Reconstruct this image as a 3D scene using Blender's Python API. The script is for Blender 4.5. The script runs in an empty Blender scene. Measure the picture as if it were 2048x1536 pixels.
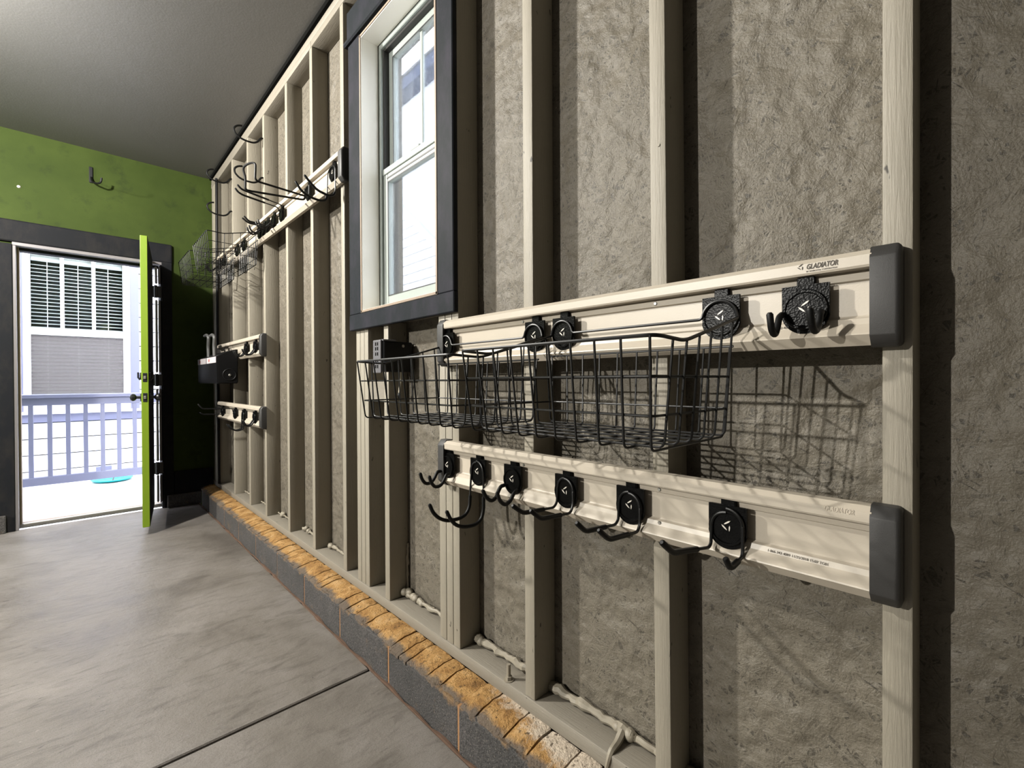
import bpy, bmesh, math, random
from mathutils import Vector, Matrix, noise

random.seed(7)
C = bpy.context.scene.collection
SC = bpy.context.scene

# ---------------------------------------------------------------- camera
CAM_LOC = Vector((-0.94, 0.0, 1.111))
F_PX, YAW, PITCH, ROLL = 922.46, math.radians(43.474), math.radians(-0.3695), math.radians(-0.2854)
cy, sy = math.cos(YAW), math.sin(YAW)
R0 = Matrix(((cy, -sy, 0), (0, 0, -1), (sy, cy, 0)))
cp, sp = math.cos(PITCH), math.sin(PITCH)
P0 = Matrix(((1, 0, 0), (0, cp, sp), (0, -sp, cp)))
cr, sr = math.cos(ROLL), math.sin(ROLL)
Q0 = Matrix(((cr, -sr, 0), (sr, cr, 0), (0, 0, 1)))
RW = Q0 @ P0 @ R0                      # rows: right, down, forward in world
right, down, fwd = RW[0], RW[1], RW[2]
cam = bpy.data.cameras.new('camera')
cam.sensor_fit = 'HORIZONTAL'
cam.sensor_width = 36.0
cam.lens = F_PX / 2048 * 36.0
cam.clip_start = 0.02
camo = bpy.data.objects.new('camera', cam)
C.objects.link(camo)
mw = Matrix((( right.x, -down.x, -fwd.x), (right.y, -down.y, -fwd.y), (right.z, -down.z, -fwd.z))).to_4x4()
mw.translation = CAM_LOC
camo.matrix_world = mw
SC.camera = camo

# ---------------------------------------------------------------- light and exposure
SKY = 11.5
NEAR_W, FAR_W = 680.0, 1700.0
SC.view_settings.view_transform = 'Standard'
SC.view_settings.look = 'None'
SC.view_settings.gamma = 1.0
SC.view_settings.use_curve_mapping = False
SC.view_settings.exposure = 0.0
world = bpy.data.worlds.new('sky')
SC.world = world
world.use_nodes = True
bg = world.node_tree.nodes['Background']
bg.inputs[0].default_value = (0.90, 0.93, 1.06, 1)
bg.inputs[1].default_value = SKY
for nm, loc, watt, rad in (('near_ceiling_lamp', (-2.0, 3.0, 2.83), NEAR_W, 0.055), ('far_ceiling_lamp', (-6.4, 2.9, 2.83), FAR_W, 0.03)):
    l = bpy.data.lights.new(nm, 'POINT')
    l.energy = watt
    l.shadow_soft_size = rad
    l.color = (1.0, 0.968, 0.90)
    lo = bpy.data.objects.new(nm, l)
    lo.location = loc
    C.objects.link(lo)

# ---------------------------------------------------------------- helpers
def srgb(r, g, b):
    def f(c):
        c /= 255.0
        return c / 12.92 if c <= 0.04045 else ((c + 0.055) / 1.055) ** 2.4
    return (f(r), f(g), f(b), 1.0)

def origin(o):
    v = Vector((0, 0, 0))
    while o is not None:
        v += o.location
        o = o.parent
    return v

def obj(name, bm, mat, parent=None, smooth=False, kind=None):
    if parent is not None:
        bmesh.ops.translate(bm, verts=bm.verts, vec=-origin(parent))
    bmesh.ops.recalc_face_normals(bm, faces=bm.faces)
    me = bpy.data.meshes.new(name)
    bm.to_mesh(me)
    bm.free()
    me.materials.append(mat)
    if smooth:
        for p in me.polygons:
            p.use_smooth = True
        try:
            me.set_sharp_from_angle(angle=math.radians(38))
        except Exception:
            pass
    o = bpy.data.objects.new(name, me)
    C.objects.link(o)
    if parent is not None:
        o.parent = parent
    if kind:
        o['kind'] = kind
    return o

def tag(o, label, cat, group=None):
    o['label'] = label
    o['category'] = cat
    if group:
        o['group'] = group
    return o

def thing(name, label, cat, loc, group=None):
    o = bpy.data.objects.new(name, None)
    o.location = loc
    C.objects.link(o)
    return tag(o, label, cat, group)

def structure(name):
    o = bpy.data.objects.new(name, None)
    C.objects.link(o)
    o['kind'] = 'structure'
    return o

def box(bm, x0, x1, y0, y1, z0, z1, bev=0.0, seg=1):
    b = bmesh.new() if bev else bm
    vs = [b.verts.new(p) for p in ((x0, y0, z0), (x1, y0, z0), (x1, y1, z0), (x0, y1, z0),
                                   (x0, y0, z1), (x1, y0, z1), (x1, y1, z1), (x0, y1, z1))]
    for f in ((3, 2, 1, 0), (4, 5, 6, 7), (0, 1, 5, 4), (1, 2, 6, 5), (2, 3, 7, 6), (3, 0, 4, 7)):
        b.faces.new([vs[i] for i in f])
    if bev:
        bmesh.ops.bevel(b, geom=list(b.edges), offset=bev, segments=seg, affect='EDGES', profile=0.5)
        merge(bm, b)
    return bm

def merge(bm, b):
    me = bpy.data.meshes.new('tmp')
    b.to_mesh(me)
    b.free()
    bm.from_mesh(me)
    bpy.data.meshes.remove(me)

def prism_y(bm, prof, y0, y1):
    """closed profile of (x, z) points swept along Y"""
    a = [bm.verts.new((x, y0, z)) for x, z in prof]
    b = [bm.verts.new((x, y1, z)) for x, z in prof]
    n = len(prof)
    bm.faces.new(a)
    bm.faces.new(b[::-1])
    for i in range(n):
        j = (i + 1) % n
        bm.faces.new((a[i], b[i], b[j], a[j]))
    return bm

def round_path(pts, r, seg=4, closed=False):
    pts = [Vector(p) for p in pts]
    n = len(pts)
    out = []
    for i, p in enumerate(pts):
        if not closed and i in (0, n - 1):
            out.append(p)
            continue
        a, b = pts[i - 1], pts[(i + 1) % n]
        da, db = a - p, b - p
        la, lb = da.length, db.length
        if la < 1e-6 or lb < 1e-6:
            continue
        if da.angle(db) > math.radians(176):
            out.append(p)
            continue
        d = min(r, la * 0.48, lb * 0.48)
        s, e = p + da / la * d, p + db / lb * d
        for k in range(seg + 1):
            t = k / seg
            out.append(s * (1 - t) ** 2 + p * 2 * t * (1 - t) + e * t * t)
    return out

def tube(bm, pts, r, n=8, closed=False, radii=None, cap=True):
    pts = [Vector(p) for p in pts]
    m = len(pts)
    rings = []
    def tan(i):
        if closed:
            return (pts[(i + 1) % m] - pts[i - 1]).normalized()
        return (pts[min(i + 1, m - 1)] - pts[max(i - 1, 0)]).normalized()
    t = tan(0)
    ref = Vector((0, 0, 1)) if abs(t.z) < 0.9 else Vector((1, 0, 0))
    u = t.cross(ref).normalized()
    for i in range(m):
        t2 = tan(i)
        u = (u - t2 * u.dot(t2)).normalized()
        v = t2.cross(u)
        rr = radii[i] if radii else r
        rings.append([bm.verts.new(pts[i] + (u * math.cos(2 * math.pi * k / n) + v * math.sin(2 * math.pi * k / n)) * rr) for k in range(n)])
    for i in range(m if closed else m - 1):
        A, B = rings[i], rings[(i + 1) % m]
        off = 0
        if closed and i == m - 1:
            off = min(range(n), key=lambda o: (A[0].co - B[o].co).length)
        for k in range(n):
            bm.faces.new((A[k], A[(k + 1) % n], B[(k + 1 + off) % n], B[(k + off) % n]))
    if cap and not closed:
        bm.faces.new(rings[0][::-1])
        bm.faces.new(rings[-1])
    return bm

def disc(bm, c, axis, r, h, n=24, r2=None):
    """cylinder from c along axis"""
    c, axis = Vector(c), Vector(axis).normalized()
    tube(bm, [c, c + axis * h], r, n, radii=[r, r2 if r2 is not None else r])
    return bm

def ellipsoid(bm, c, rx, ry, rz, u=10, v=7):
    b = bmesh.new()
    bmesh.ops.create_uvsphere(b, u_segments=u, v_segments=v, radius=1)
    bmesh.ops.scale(b, verts=b.verts, vec=(rx, ry, rz))
    bmesh.ops.translate(b, verts=b.verts, vec=c)
    merge(bm, b)
    return bm

# ---------------------------------------------------------------- materials
class Nodes:
    def __init__(self, name):
        self.m = bpy.data.materials.new(name)
        self.m.use_nodes = True
        self.t = self.m.node_tree
        self.b = self.t.nodes['Principled BSDF']
        self.out = self.t.nodes['Material Output']
        self.pos = self.add('ShaderNodeNewGeometry').outputs['Position']
    def add(self, typ, **kw):
        n = self.t.nodes.new(typ)
        for k, v in kw.items():
            setattr(n, k, v)
        return n
    def link(self, a, b):
        self.t.links.new(a, b)
    def val(self, inp, v):
        if hasattr(v, 'is_linked'):
            self.link(v, inp)
        else:
            inp.default_value = v
    def mapping(self, vec, scale=(1, 1, 1), rot=(0, 0, 0), loc=(0, 0, 0)):
        n = self.add('ShaderNodeMapping')
        self.link(vec, n.inputs['Vector'])
        n.inputs['Scale'].default_value = scale
        n.inputs['Rotation'].default_value = rot
        n.inputs['Location'].default_value = loc
        return n.outputs[0]
    def noise(self, vec, scale, detail=4, rough=0.55, dist=0.0):
        n = self.add('ShaderNodeTexNoise')
        self.link(vec, n.inputs['Vector'])
        n.inputs['Scale'].default_value = scale
        n.inputs['Detail'].default_value = detail
        n.inputs['Roughness'].default_value = rough
        n.inputs['Distortion'].default_value = dist
        return n.outputs[0]
    def ramp(self, fac, stops, interp='LINEAR'):
        n = self.add('ShaderNodeValToRGB')
        n.color_ramp.interpolation = interp
        els = n.color_ramp.elements
        while len(els) < len(stops):
            els.new(0.5)
        for e, (p, c) in zip(els, stops):
            e.position = p
            e.color = c if len(c) == 4 else (*c, 1)
        self.link(fac, n.inputs[0])
        return n.outputs[0]
    def mix(self, fac, a, b, mode='MIX'):
        n = self.add('ShaderNodeMix', data_type='RGBA', blend_type=mode)
        self.val(n.inputs[0], fac)
        self.val(n.inputs[6], a)
        self.val(n.inputs[7], b)
        return n.outputs[2]
    def math(self, op, a, b=0.0, clamp=False):
        n = self.add('ShaderNodeMath', operation=op, use_clamp=clamp)
        self.val(n.inputs[0], a)
        self.val(n.inputs[1], b)
        return n.outputs[0]
    def bump(self, h, strength, dist, prev=None):
        n = self.add('ShaderNodeBump')
        self.link(h, n.inputs['Height'])
        n.inputs['Strength'].default_value = strength
        n.inputs['Distance'].default_value = dist
        if prev is not None:
            self.link(prev, n.inputs['Normal'])
        return n.outputs[0]
    def base(self, col, rough=0.6, metal=0.0, spec=0.5):
        self.val(self.b.inputs['Base Color'], col)
        self.val(self.b.inputs['Roughness'], rough)
        self.b.inputs['Metallic'].default_value = metal
        self.b.inputs['Specular IOR Level'].default_value = spec
    def normal(self, n):
        self.link(n, self.b.inputs['Normal'])

G = lambda v: (v, v, v, 1)

def mottled(name, col, var=0.12, scale=9.0, rough=0.6, bump=0.0, bscale=200.0, metal=0.0, spec=0.5, bdist=0.002):
    k = Nodes(name)
    f = k.noise(k.pos, scale, 5, 0.6)
    lo = tuple(c * (1 - var) for c in col[:3]) + (1,)
    hi = tuple(min(1, c * (1 + var)) for c in col[:3]) + (1,)
    k.base(k.mix(f, lo, hi), rough, metal, spec)
    if bump:
        k.normal(k.bump(k.noise(k.pos, bscale, 3, 0.6), bump, bdist))
    return k.m

PAINT = srgb(130, 124, 111)
PLATE = srgb(117, 111, 100)
OSB = srgb(98, 92, 81)

def wood_paint(name='painted_lumber', col=PAINT, grain_axis='Z'):
    k = Nodes(name)
    sc = (1, 1, 0.05) if grain_axis == 'Z' else (1, 0.05, 1)
    g = k.noise(k.mapping(k.pos, sc), 260, 5, 0.65, 0.4)
    blot = k.noise(k.pos, 5, 4, 0.6)
    c = k.mix(blot, tuple(x * 0.88 for x in col[:3]) + (1,), tuple(x * 1.08 for x in col[:3]) + (1,))
    sp = k.noise(k.mapping(k.pos, (1, 1, 0.4) if grain_axis == 'Z' else (1, 0.4, 1)), 60, 2, 0.5)
    chip = k.ramp(sp, [(0.24, G(1)), (0.27, G(0))])
    c = k.mix(chip, c, srgb(48, 42, 34))
    k.base(c, 0.55)
    k.normal(k.bump(g, 0.55, 0.0022))
    return k.m

def osb_mat():
    """pressed strands: layers of long flakes, each layer at its own angle, the highest flake wins"""
    k = Nodes('painted_osb')
    wob = k.add('ShaderNodeTexNoise')
    k.link(k.pos, wob.inputs['Vector'])
    wob.inputs['Scale'].default_value = 9
    wob.inputs['Detail'].default_value = 3
    off = k.add('ShaderNodeVectorMath', operation='MULTIPLY_ADD')
    k.link(wob.outputs['Color'], off.inputs[0])
    off.inputs[1].default_value = (0, 0.014, 0.014)
    k.link(k.pos, off.inputs[2])
    q = off.outputs[0]
    top = tone = cav = None
    for i, (deg, ln, wd, cut) in enumerate(((14, .075, .011, .45), (62, .055, .008, .5), (108, .045, .0065, .5), (151, .065, .010, .5),
                                            (37, .032, .0048, .6), (84, .026, .0042, .6), (128, .030, .0046, .6), (172, .024, .0040, .6))):
        rp = k.mapping(k.mapping(q, rot=(math.radians(deg), 0, 0)), (0.0, 1 / ln, 1 / wd), loc=(0.0, 7.3 * i, 3.9 * i))
        v = k.add('ShaderNodeTexVoronoi')
        k.link(rp, v.inputs['Vector'])
        v.inputs['Scale'].default_value = 1.0
        sp = k.add('ShaderNodeSeparateColor')
        k.link(v.outputs['Color'], sp.inputs[0])
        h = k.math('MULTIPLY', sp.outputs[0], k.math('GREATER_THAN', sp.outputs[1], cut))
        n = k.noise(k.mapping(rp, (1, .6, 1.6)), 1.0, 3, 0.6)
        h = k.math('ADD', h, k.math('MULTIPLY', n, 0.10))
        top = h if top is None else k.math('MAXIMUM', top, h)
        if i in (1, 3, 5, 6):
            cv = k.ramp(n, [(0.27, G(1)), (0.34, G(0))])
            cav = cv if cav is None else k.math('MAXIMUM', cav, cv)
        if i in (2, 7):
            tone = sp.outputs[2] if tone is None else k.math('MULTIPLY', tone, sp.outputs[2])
    smooth = k.ramp(k.noise(k.pos, 6, 3, 0.6), [(0.35, G(0.35)), (0.6, G(1))])
    total = k.math('ADD', k.math('MULTIPLY', top, smooth), k.math('MULTIPLY', k.noise(k.pos, 210, 2, 0.6), 0.10))
    big = k.noise(k.pos, 7, 4, 0.6)
    c = k.mix(big, tuple(x * 0.86 for x in OSB[:3]) + (1,), tuple(x * 1.06 for x in OSB[:3]) + (1,))
    c = k.mix(k.math('MULTIPLY', tone, 0.35), c, tuple(x * 0.7 for x in OSB[:3]) + (1,))
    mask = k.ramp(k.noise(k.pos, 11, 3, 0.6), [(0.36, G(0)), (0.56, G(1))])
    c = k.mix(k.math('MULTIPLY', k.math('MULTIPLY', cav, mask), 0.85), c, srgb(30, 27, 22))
    c = k.mix(k.math('MULTIPLY', k.ramp(top, [(0.22, G(1)), (0.5, G(0))]), 0.75), c, tuple(x * 0.3 for x in OSB[:3]) + (1,))  # shade of the low pits between flakes, painted into the colour
    k.base(c, 0.55, 0, 0.35)
    k.normal(k.bump(total, 1.0, 0.019))
    return k.m

def concrete_floor():
    k = Nodes('floor_concrete')
    a = k.noise(k.pos, 1.5, 7, 0.68, 0.3)
    c = k.ramp(a, [(0.30, srgb(78, 73, 68)), (0.48, srgb(101, 96, 90)), (0.60, srgb(110, 105, 100)), (0.75, srgb(124, 119, 114))])
    tro = k.noise(k.mapping(k.pos, (2.4, 9, 1), (0, 0, math.radians(34))), 2.2, 7, 0.72, 1.2)
    c = k.mix(k.ramp(tro, [(0.50, G(0)), (0.66, G(0.55))]), c, srgb(66, 61, 56))
    gate = k.ramp(k.noise(k.pos, 1.1, 3, 0.6), [(0.42, G(0)), (0.60, G(1))])
    fl = k.noise(k.mapping(k.pos, (5, 22, 1), (0, 0, math.radians(38))), 2.6, 5, 0.7, 0.6)
    c = k.mix(k.math('MULTIPLY', k.ramp(fl, [(0.60, G(0)), (0.68, G(0.85))]), gate), c, srgb(48, 44, 40))
    sm = k.noise(k.mapping(k.pos, (2.0, 7.0, 1), (0, 0, math.radians(-14)), (3, 1, 0)), 3.0, 6, 0.7, 1.0)
    c = k.mix(k.ramp(sm, [(0.62, G(0)), (0.72, G(0.5))]), c, srgb(56, 52, 48))
    lt = k.noise(k.mapping(k.pos, (6, 16, 1), (0, 0, math.radians(38)), (4, 2, 0)), 4.0, 4, 0.7)
    c = k.mix(k.math('MULTIPLY', k.ramp(lt, [(0.66, G(0)), (0.72, G(0.8))]), gate), c, srgb(168, 162, 154))
    sp = k.noise(k.pos, 38, 2, 0.5)
    c = k.mix(k.ramp(sp, [(0.77, G(0)), (0.79, G(0.9))]), c, srgb(40, 35, 32))
    gr = k.noise(k.pos, 320, 2, 0.6)
    c = k.mix(k.ramp(gr, [(0.35, G(0.45)), (0.5, G(0))]), c, srgb(60, 56, 52))
    # stained margin beside the ledge
    sep = k.add('ShaderNodeSeparateXYZ')
    k.link(k.pos, sep.inputs[0])
    ed = k.math('ADD', k.math('MULTIPLY', sep.outputs[0], 6.0), k.math('MULTIPLY', k.noise(k.pos, 7, 5, 0.7), 0.9))
    c = k.mix(k.ramp(k.math('ADD', ed, 1.0), [(0.60, G(0)), (0.85, G(0.45))]), c, srgb(74, 66, 52))
    rg = k.ramp(a, [(0.3, G(0.36)), (0.7, G(0.55))])
    k.base(c, rg, 0, 0.45)
    h = k.math('ADD', k.noise(k.pos, 9, 6, 0.6), k.math('MULTIPLY', k.noise(k.pos, 120, 3, 0.6), 0.15))
    h = k.math('ADD', h, k.math('MULTIPLY', fl, 0.25))
    k.normal(k.bump(h, 0.35, 0.012))
    return k.m

def block_mat():
    k = Nodes('concrete_block')
    a = k.noise(k.pos, 6, 5, 0.65)
    c = k.ramp(a, [(0.3, srgb(48, 47, 46)), (0.7, srgb(68, 65, 64))])
    f = k.noise(k.pos, 160, 3, 0.6)
    c = k.mix(k.ramp(f, [(0.38, G(0.9)), (0.56, G(0))]), c, srgb(37, 35, 34))
    g2 = k.noise(k.pos, 240, 2, 0.6)
    c = k.mix(k.ramp(g2, [(0.60, G(0)), (0.70, G(0.6))]), c, srgb(120, 114, 106))
    c = k.mix(k.ramp(k.noise(k.pos, 8, 5, 0.7), [(0.58, G(0)), (0.75, G(0.5))]), c, srgb(110, 88, 60))
    # orange mortar smear along the upper arris
    sep = k.add('ShaderNodeSeparateXYZ')
    k.link(k.pos, sep.inputs[0])
    edge = k.math('ADD', sep.outputs[2], k.math('MULTIPLY', k.math('SUBTRACT', k.noise(k.pos, 14, 4, 0.7), 0.5), 0.09))
    c = k.mix(k.ramp(k.math('MULTIPLY', edge, 5.0), [(0.66, G(0)), (0.74, G(0.85))]), c, srgb(106, 82, 52))
    k.base(c, 0.85)
    k.normal(k.bump(k.math('ADD', f, a), 0.8, 0.006))
    return k.m

def cap_mat():
    k = Nodes('stained_mortar')
    a = k.noise(k.pos, 13, 6, 0.7, 0.3)
    c = k.ramp(a, [(0.28, srgb(92, 68, 40)), (0.42, srgb(134, 100, 58)), (0.55, srgb(156, 122, 76)), (0.75, srgb(176, 148, 110))])
    d = k.noise(k.mapping(k.pos, (1, 4, 1)), 30, 4, 0.65)
    c = k.mix(k.ramp(d, [(0.60, G(0)), (0.72, G(0.6))]), c, srgb(60, 42, 24))
    sep = k.add('ShaderNodeSeparateXYZ')
    k.link(k.pos, sep.inputs[0])
    # grey concrete showing towards the outer arris
    e = k.math('ADD', k.math('MULTIPLY', sep.outputs[0], 9.0), k.math('MULTIPLY', k.noise(k.pos, 12, 4, 0.7), 0.75))
    c = k.mix(k.ramp(k.math('ADD', e, 1.0), [(0.50, G(0.9)), (0.66, G(0))]), c, srgb(84, 78, 72))
    # white mineral bloom beside the plate at the near end
    w = k.math('ADD', k.math('MULTIPLY', k.math('SUBTRACT', 1.06, sep.outputs[1]), 1.8), k.math('MULTIPLY', k.math('ADD', sep.outputs[0], 0.055), 9.0))
    w = k.math('ADD', w, k.math('MULTIPLY', k.math('SUBTRACT', k.noise(k.pos, 17, 5, 0.7), 0.5), 1.6))
    near = k.ramp(k.math('MULTIPLY', sep.outputs[1], 0.5), [(0.50, G(1)), (0.56, G(0))])
    c = k.mix(k.math('MULTIPLY', k.ramp(w, [(0.25, G(0)), (0.55, G(0.9))]), near), c, srgb(180, 168, 152))
    pit = k.noise(k.pos, 75, 4, 0.7)
    c = k.mix(k.ramp(pit, [(0.34, G(0.8)), (0.42, G(0))]), c, srgb(52, 38, 24))
    k.base(c, 0.85, 0, 0.2)
    k.normal(k.bump(k.math('ADD', a, k.noise(k.pos, 90, 4, 0.7)), 0.9, 0.010))
    return k.m

def green_mat():
    k = Nodes('green_wall_paint')
    a = k.noise(k.pos, 2.2, 5, 0.6)
    c = k.ramp(a, [(0.3, srgb(41, 53, 16)), (0.7, srgb(52, 64, 23))])
    s = k.noise(k.mapping(k.pos, (1, 1, 1), loc=(2.2, 0, 1.1)), 5.5, 5, 0.7)
    c = k.mix(k.ramp(s, [(0.55, G(0)), (0.72, G(0.7))]), c, srgb(30, 39, 16))
    k.base(c, 0.75, 0, 0.15)
    k.normal(k.bump(k.noise(k.pos, 140, 3, 0.6), 0.2, 0.002))
    return k.m

def trim_mat(name, col, scuff):
    k = Nodes(name)
    a = k.noise(k.mapping(k.pos, (1, 1, 0.5)), 12, 5, 0.7)
    c = k.mix(k.ramp(a, [(0.45, G(0)), (0.8, G(0.6))]), col, scuff)
    k.base(c, 0.6, 0, 0.07)
    k.normal(k.bump(k.noise(k.pos, 180, 3, 0.6), 0.15, 0.0015))
    return k.m

def hammered(name, rough=0.3):
    k = Nodes(name)
    v = k.add('ShaderNodeTexVoronoi', feature='SMOOTH_F1')
    k.link(k.pos, v.inputs['Vector'])
    v.inputs['Scale'].default_value = 330
    k.base(srgb(8, 8, 8), rough, 0.0, 0.07)
    k.normal(k.bump(v.outputs[0], 0.4, 0.0011))
    return k.m

def glass_mat(name, dirt):
    k = Nodes(name)
    t = k.add('ShaderNodeBsdfTransparent')
    t.inputs[0].default_value = (0.96, 0.98, 0.98, 1)
    g = k.add('ShaderNodeBsdfGlossy')
    g.inputs['Roughness'].default_value = 0.02
    fr = k.add('ShaderNodeFresnel')
    fr.inputs[0].default_value = 1.45
    mx = k.add('ShaderNodeMixShader')
    k.link(k.math('MULTIPLY', fr.outputs[0], 0.8), mx.inputs[0])
    k.link(t.outputs[0], mx.inputs[1])
    k.link(g.outputs[0], mx.inputs[2])
    last = mx.outputs[0]
    if dirt:
        d = k.add('ShaderNodeBsdfTranslucent')
        d.inputs[0].default_value = (0.75, 0.8, 0.84, 1)
        v = k.noise(k.pos, 95, 3, 0.7)
        m2 = k.add('ShaderNodeMixShader')
        k.link(k.ramp(v, [(0.45, G(0.004)), (0.66, G(0.035))]), m2.inputs[0])
        k.link(last, m2.inputs[1])
        k.link(d.outputs[0], m2.inputs[2])
        last = m2.outputs[0]
    k.link(last, k.out.inputs[0])
    return k.m

def screen_mat():
    k = Nodes('insect_screen')
    t = k.add('ShaderNodeBsdfTransparent')
    d = k.add('ShaderNodeBsdfDiffuse')
    d.inputs[0].default_value = srgb(120, 116, 114)
    mx = k.add('ShaderNodeMixShader')
    mx.inputs[0].default_value = 0.45
    k.link(t.outputs[0], mx.inputs[1])
    k.link(d.outputs[0], mx.inputs[2])
    k.link(mx.outputs[0], k.out.inputs[0])
    return k.m

M = dict(
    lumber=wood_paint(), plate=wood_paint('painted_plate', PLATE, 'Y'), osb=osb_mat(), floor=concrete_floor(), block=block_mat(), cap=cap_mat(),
    green=green_mat(), ceiling=mottled('ceiling_paint', srgb(99, 98, 96), 0.07, 2.0, 0.5, 0.25, 90),
    navy=trim_mat('navy_trim_paint', srgb(29, 32, 35), srgb(54, 50, 60)),
    black_trim=trim_mat('black_trim_paint', srgb(24, 25, 28), srgb(46, 43, 40)),
    white=mottled('white_paint', srgb(234, 231, 222), 0.04, 6, 0.5, 0.1, 160),
    vinyl=mottled('pale_vinyl', srgb(140, 147, 143), 0.03, 10, 0.35),
    edge=mottled('raw_edge_beige', srgb(128, 112, 96), 0.1, 30, 0.6),
    track=mottled('rail_plastic', srgb(166, 157, 143), 0.04, 18, 0.42, 0.08, 300),
    cap_plastic=mottled('dark_grey_plastic', srgb(44, 43, 42), 0.06, 40, 0.5, 0.25, 700, bdist=0.0008),
    hammer=hammered('hammered_black_steel'),
    wire=mottled('black_powder_coat', srgb(9, 9, 9), 0.1, 60, 0.4, spec=0.35),
    grip=mottled('black_vinyl_grip', srgb(7, 7, 7), 0.1, 60, 0.5, spec=0.25),
    emblem=mottled('pale_emblem', srgb(196, 190, 180), 0.05, 60, 0.4),
    print=mottled('dark_print', srgb(72, 66, 58), 0.05, 60, 0.7),
    faint=mottled('faded_print', srgb(176, 166, 150), 0.05, 60, 0.7),
    steel=mottled('zinc_steel', srgb(150, 148, 142), 0.15, 60, 0.4, 0.0, metal=0.9),
    dark=mottled('dark_gap', srgb(9, 9, 8), 0.2, 20, 0.9, spec=0.05),
    foam=mottled('painted_sealant', srgb(124, 117, 103), 0.12, 40, 0.55, 0.4, 90),
    joint=mottled('brown_joint_filler', srgb(72, 52, 38), 0.45, 25, 0.9, 0.5, 60),
    mortar=mottled('orange_mortar', srgb(132, 96, 62), 0.2, 25, 0.9, 0.4, 120),
    lime=mottled('lime_door_paint', srgb(96, 119, 14), 0.06, 8, 0.45),
    blackmetal=mottled('black_hardware', srgb(22, 22, 24), 0.1, 40, 0.35),
    silver=mottled('silver_weatherstrip', srgb(112, 108, 110), 0.08, 20, 0.4),
    lavender=mottled('grey_lavender_paint', srgb(110, 113, 136), 0.04, 6, 0.55),
    siding=mottled('white_siding', srgb(232, 232, 234), 0.03, 4, 0.6),
    deck=mottled('pale_concrete', srgb(214, 212, 210), 0.05, 3, 0.7),
    slat=mottled('blind_slat', srgb(236, 238, 234), 0.02, 8, 0.5),
    room=mottled('dark_interior', srgb(54, 58, 58), 0.2, 3, 0.8),
    teal=mottled('teal_plastic', srgb(20, 170, 174), 0.08, 20, 0.4),
    roof=mottled('grey_shingle', srgb(62, 64, 70), 0.35, 18, 0.85, 0.6, 30),
    pale_roof=mottled('pale_shingle', srgb(196, 198, 198), 0.15, 18, 0.85, 0.4, 30),
    soffit=mottled('blue_grey_soffit', srgb(58, 68, 92), 0.2, 5, 0.8),
    ground=mottled('outdoor_ground', srgb(190, 186, 176), 0.15, 4, 0.9),
    bin=mottled('black_bin_plastic', srgb(11, 11, 12), 0.1, 20, 0.4, spec=0.2),
    label=mottled('white_label', srgb(170, 163, 164), 0.05, 60, 0.6),
    redprint=mottled('red_print', srgb(150, 84, 84), 0.1, 60, 0.6),
    outlet=mottled('grey_outlet_plastic', srgb(84, 83, 86), 0.06, 40, 0.5),
    cord=mottled('pale_cord', srgb(168, 162, 146), 0.08, 40, 0.5),
    glass=glass_mat('window_glass', False), dirty=glass_mat('spotted_window_glass', True), screen=screen_mat(),
    bare=mottled('unfinished_wall', srgb(44, 42, 39), 0.1, 3, 0.8),
    pegs=mottled('grey_rubber', srgb(66, 66, 65), 0.1, 40, 0.5),
)

# ================================================================ SETTING
L = 5.10            # back wall plane
S = 0.0889          # sheathing plane
CEIL = 3.02

# ---- floor: two slabs with a sawn joint
floor = structure('floor')
for y0, y1 in ((-3.0, 1.664), (1.676, 5.115)):
    bm = bmesh.new()
    box(bm, -8.0, -0.122, y0, y1, -0.12, 0.0, 0.004)
    obj('slab', bm, M['floor'], floor)
bm = bmesh.new()
box(bm, -8.0, 0.0, -3.0, 5.2, -0.2, -0.03)
obj('joint_bed', bm, M['dark'], floor)
bm = bmesh.new()
prev = None
pts = [(-0.118 + random.uniform(-.003, .003), -1.5 + i * 0.055, -0.003 + random.uniform(-.003, .004)) for i in range(120)]
tube(bm, pts, 0.008, 6, radii=[random.choice((0.004, 0.006, 0.008, 0.011)) for _ in pts])
obj('joint_filler', bm, M['joint'], floor)

# ---- ceiling
bm = bmesh.new()
box(bm, -8.1, 0.19, -3.0, L + 0.02, CEIL, CEIL + 0.12)
obj('ceiling', bm, M['ceiling'], kind='structure')

# ---- unseen walls that close the garage
bm = bmesh.new()
box(bm, -8.15, -8.0, -3.0, L, 0, CEIL)
obj('wall_left', bm, M['bare'], kind='structure')
bm = bmesh.new()
box(bm, -8.15, 0.19, -3.15, -3.0, 0, CEIL)
obj('wall_front', bm, M['bare'], kind='structure')

# ---- back wall (green) with the door opening
DX0, DX1, DZ = -1.262, -0.372, 2.162
bm = bmesh.new()
box(bm, -8.15, DX0, L, L + 0.14, -0.12, CEIL + .1)
box(bm, DX1, 0.19, L, L + 0.14, -0.12, CEIL + .1)
box(bm, DX0, DX1, L, L + 0.14, DZ, CEIL + .1)
obj('wall_back', bm, M['green'], kind='structure')

# dark baseboard and concrete curbs at the foot of the back wall
bb = structure('baseboard_back')
bm = bmesh.new()
box(bm, -0.298, 0.0, L - 0.02, L, 0.10, 0.315, 0.004)
obj('board', bm, M['black_trim'], bb)
bm = bmesh.new()
box(bm, -3.0, -1.41, L - 0.02, L, 0.10, 0.315, 0.004)
obj('board', bm, M['black_trim'], bb)
bm = bmesh.new()
box(bm, -0.352, -0.10, L - 0.045, L, 0.0, 0.112, 0.006, 2)
obj('curb', bm, M['block'], bb)
bm = bmesh.new()
box(bm, -3.0, -1.318, L - 0.045, L, 0.0, 0.13, 0.006, 2)
obj('curb', bm, M['block'], bb)

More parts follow.
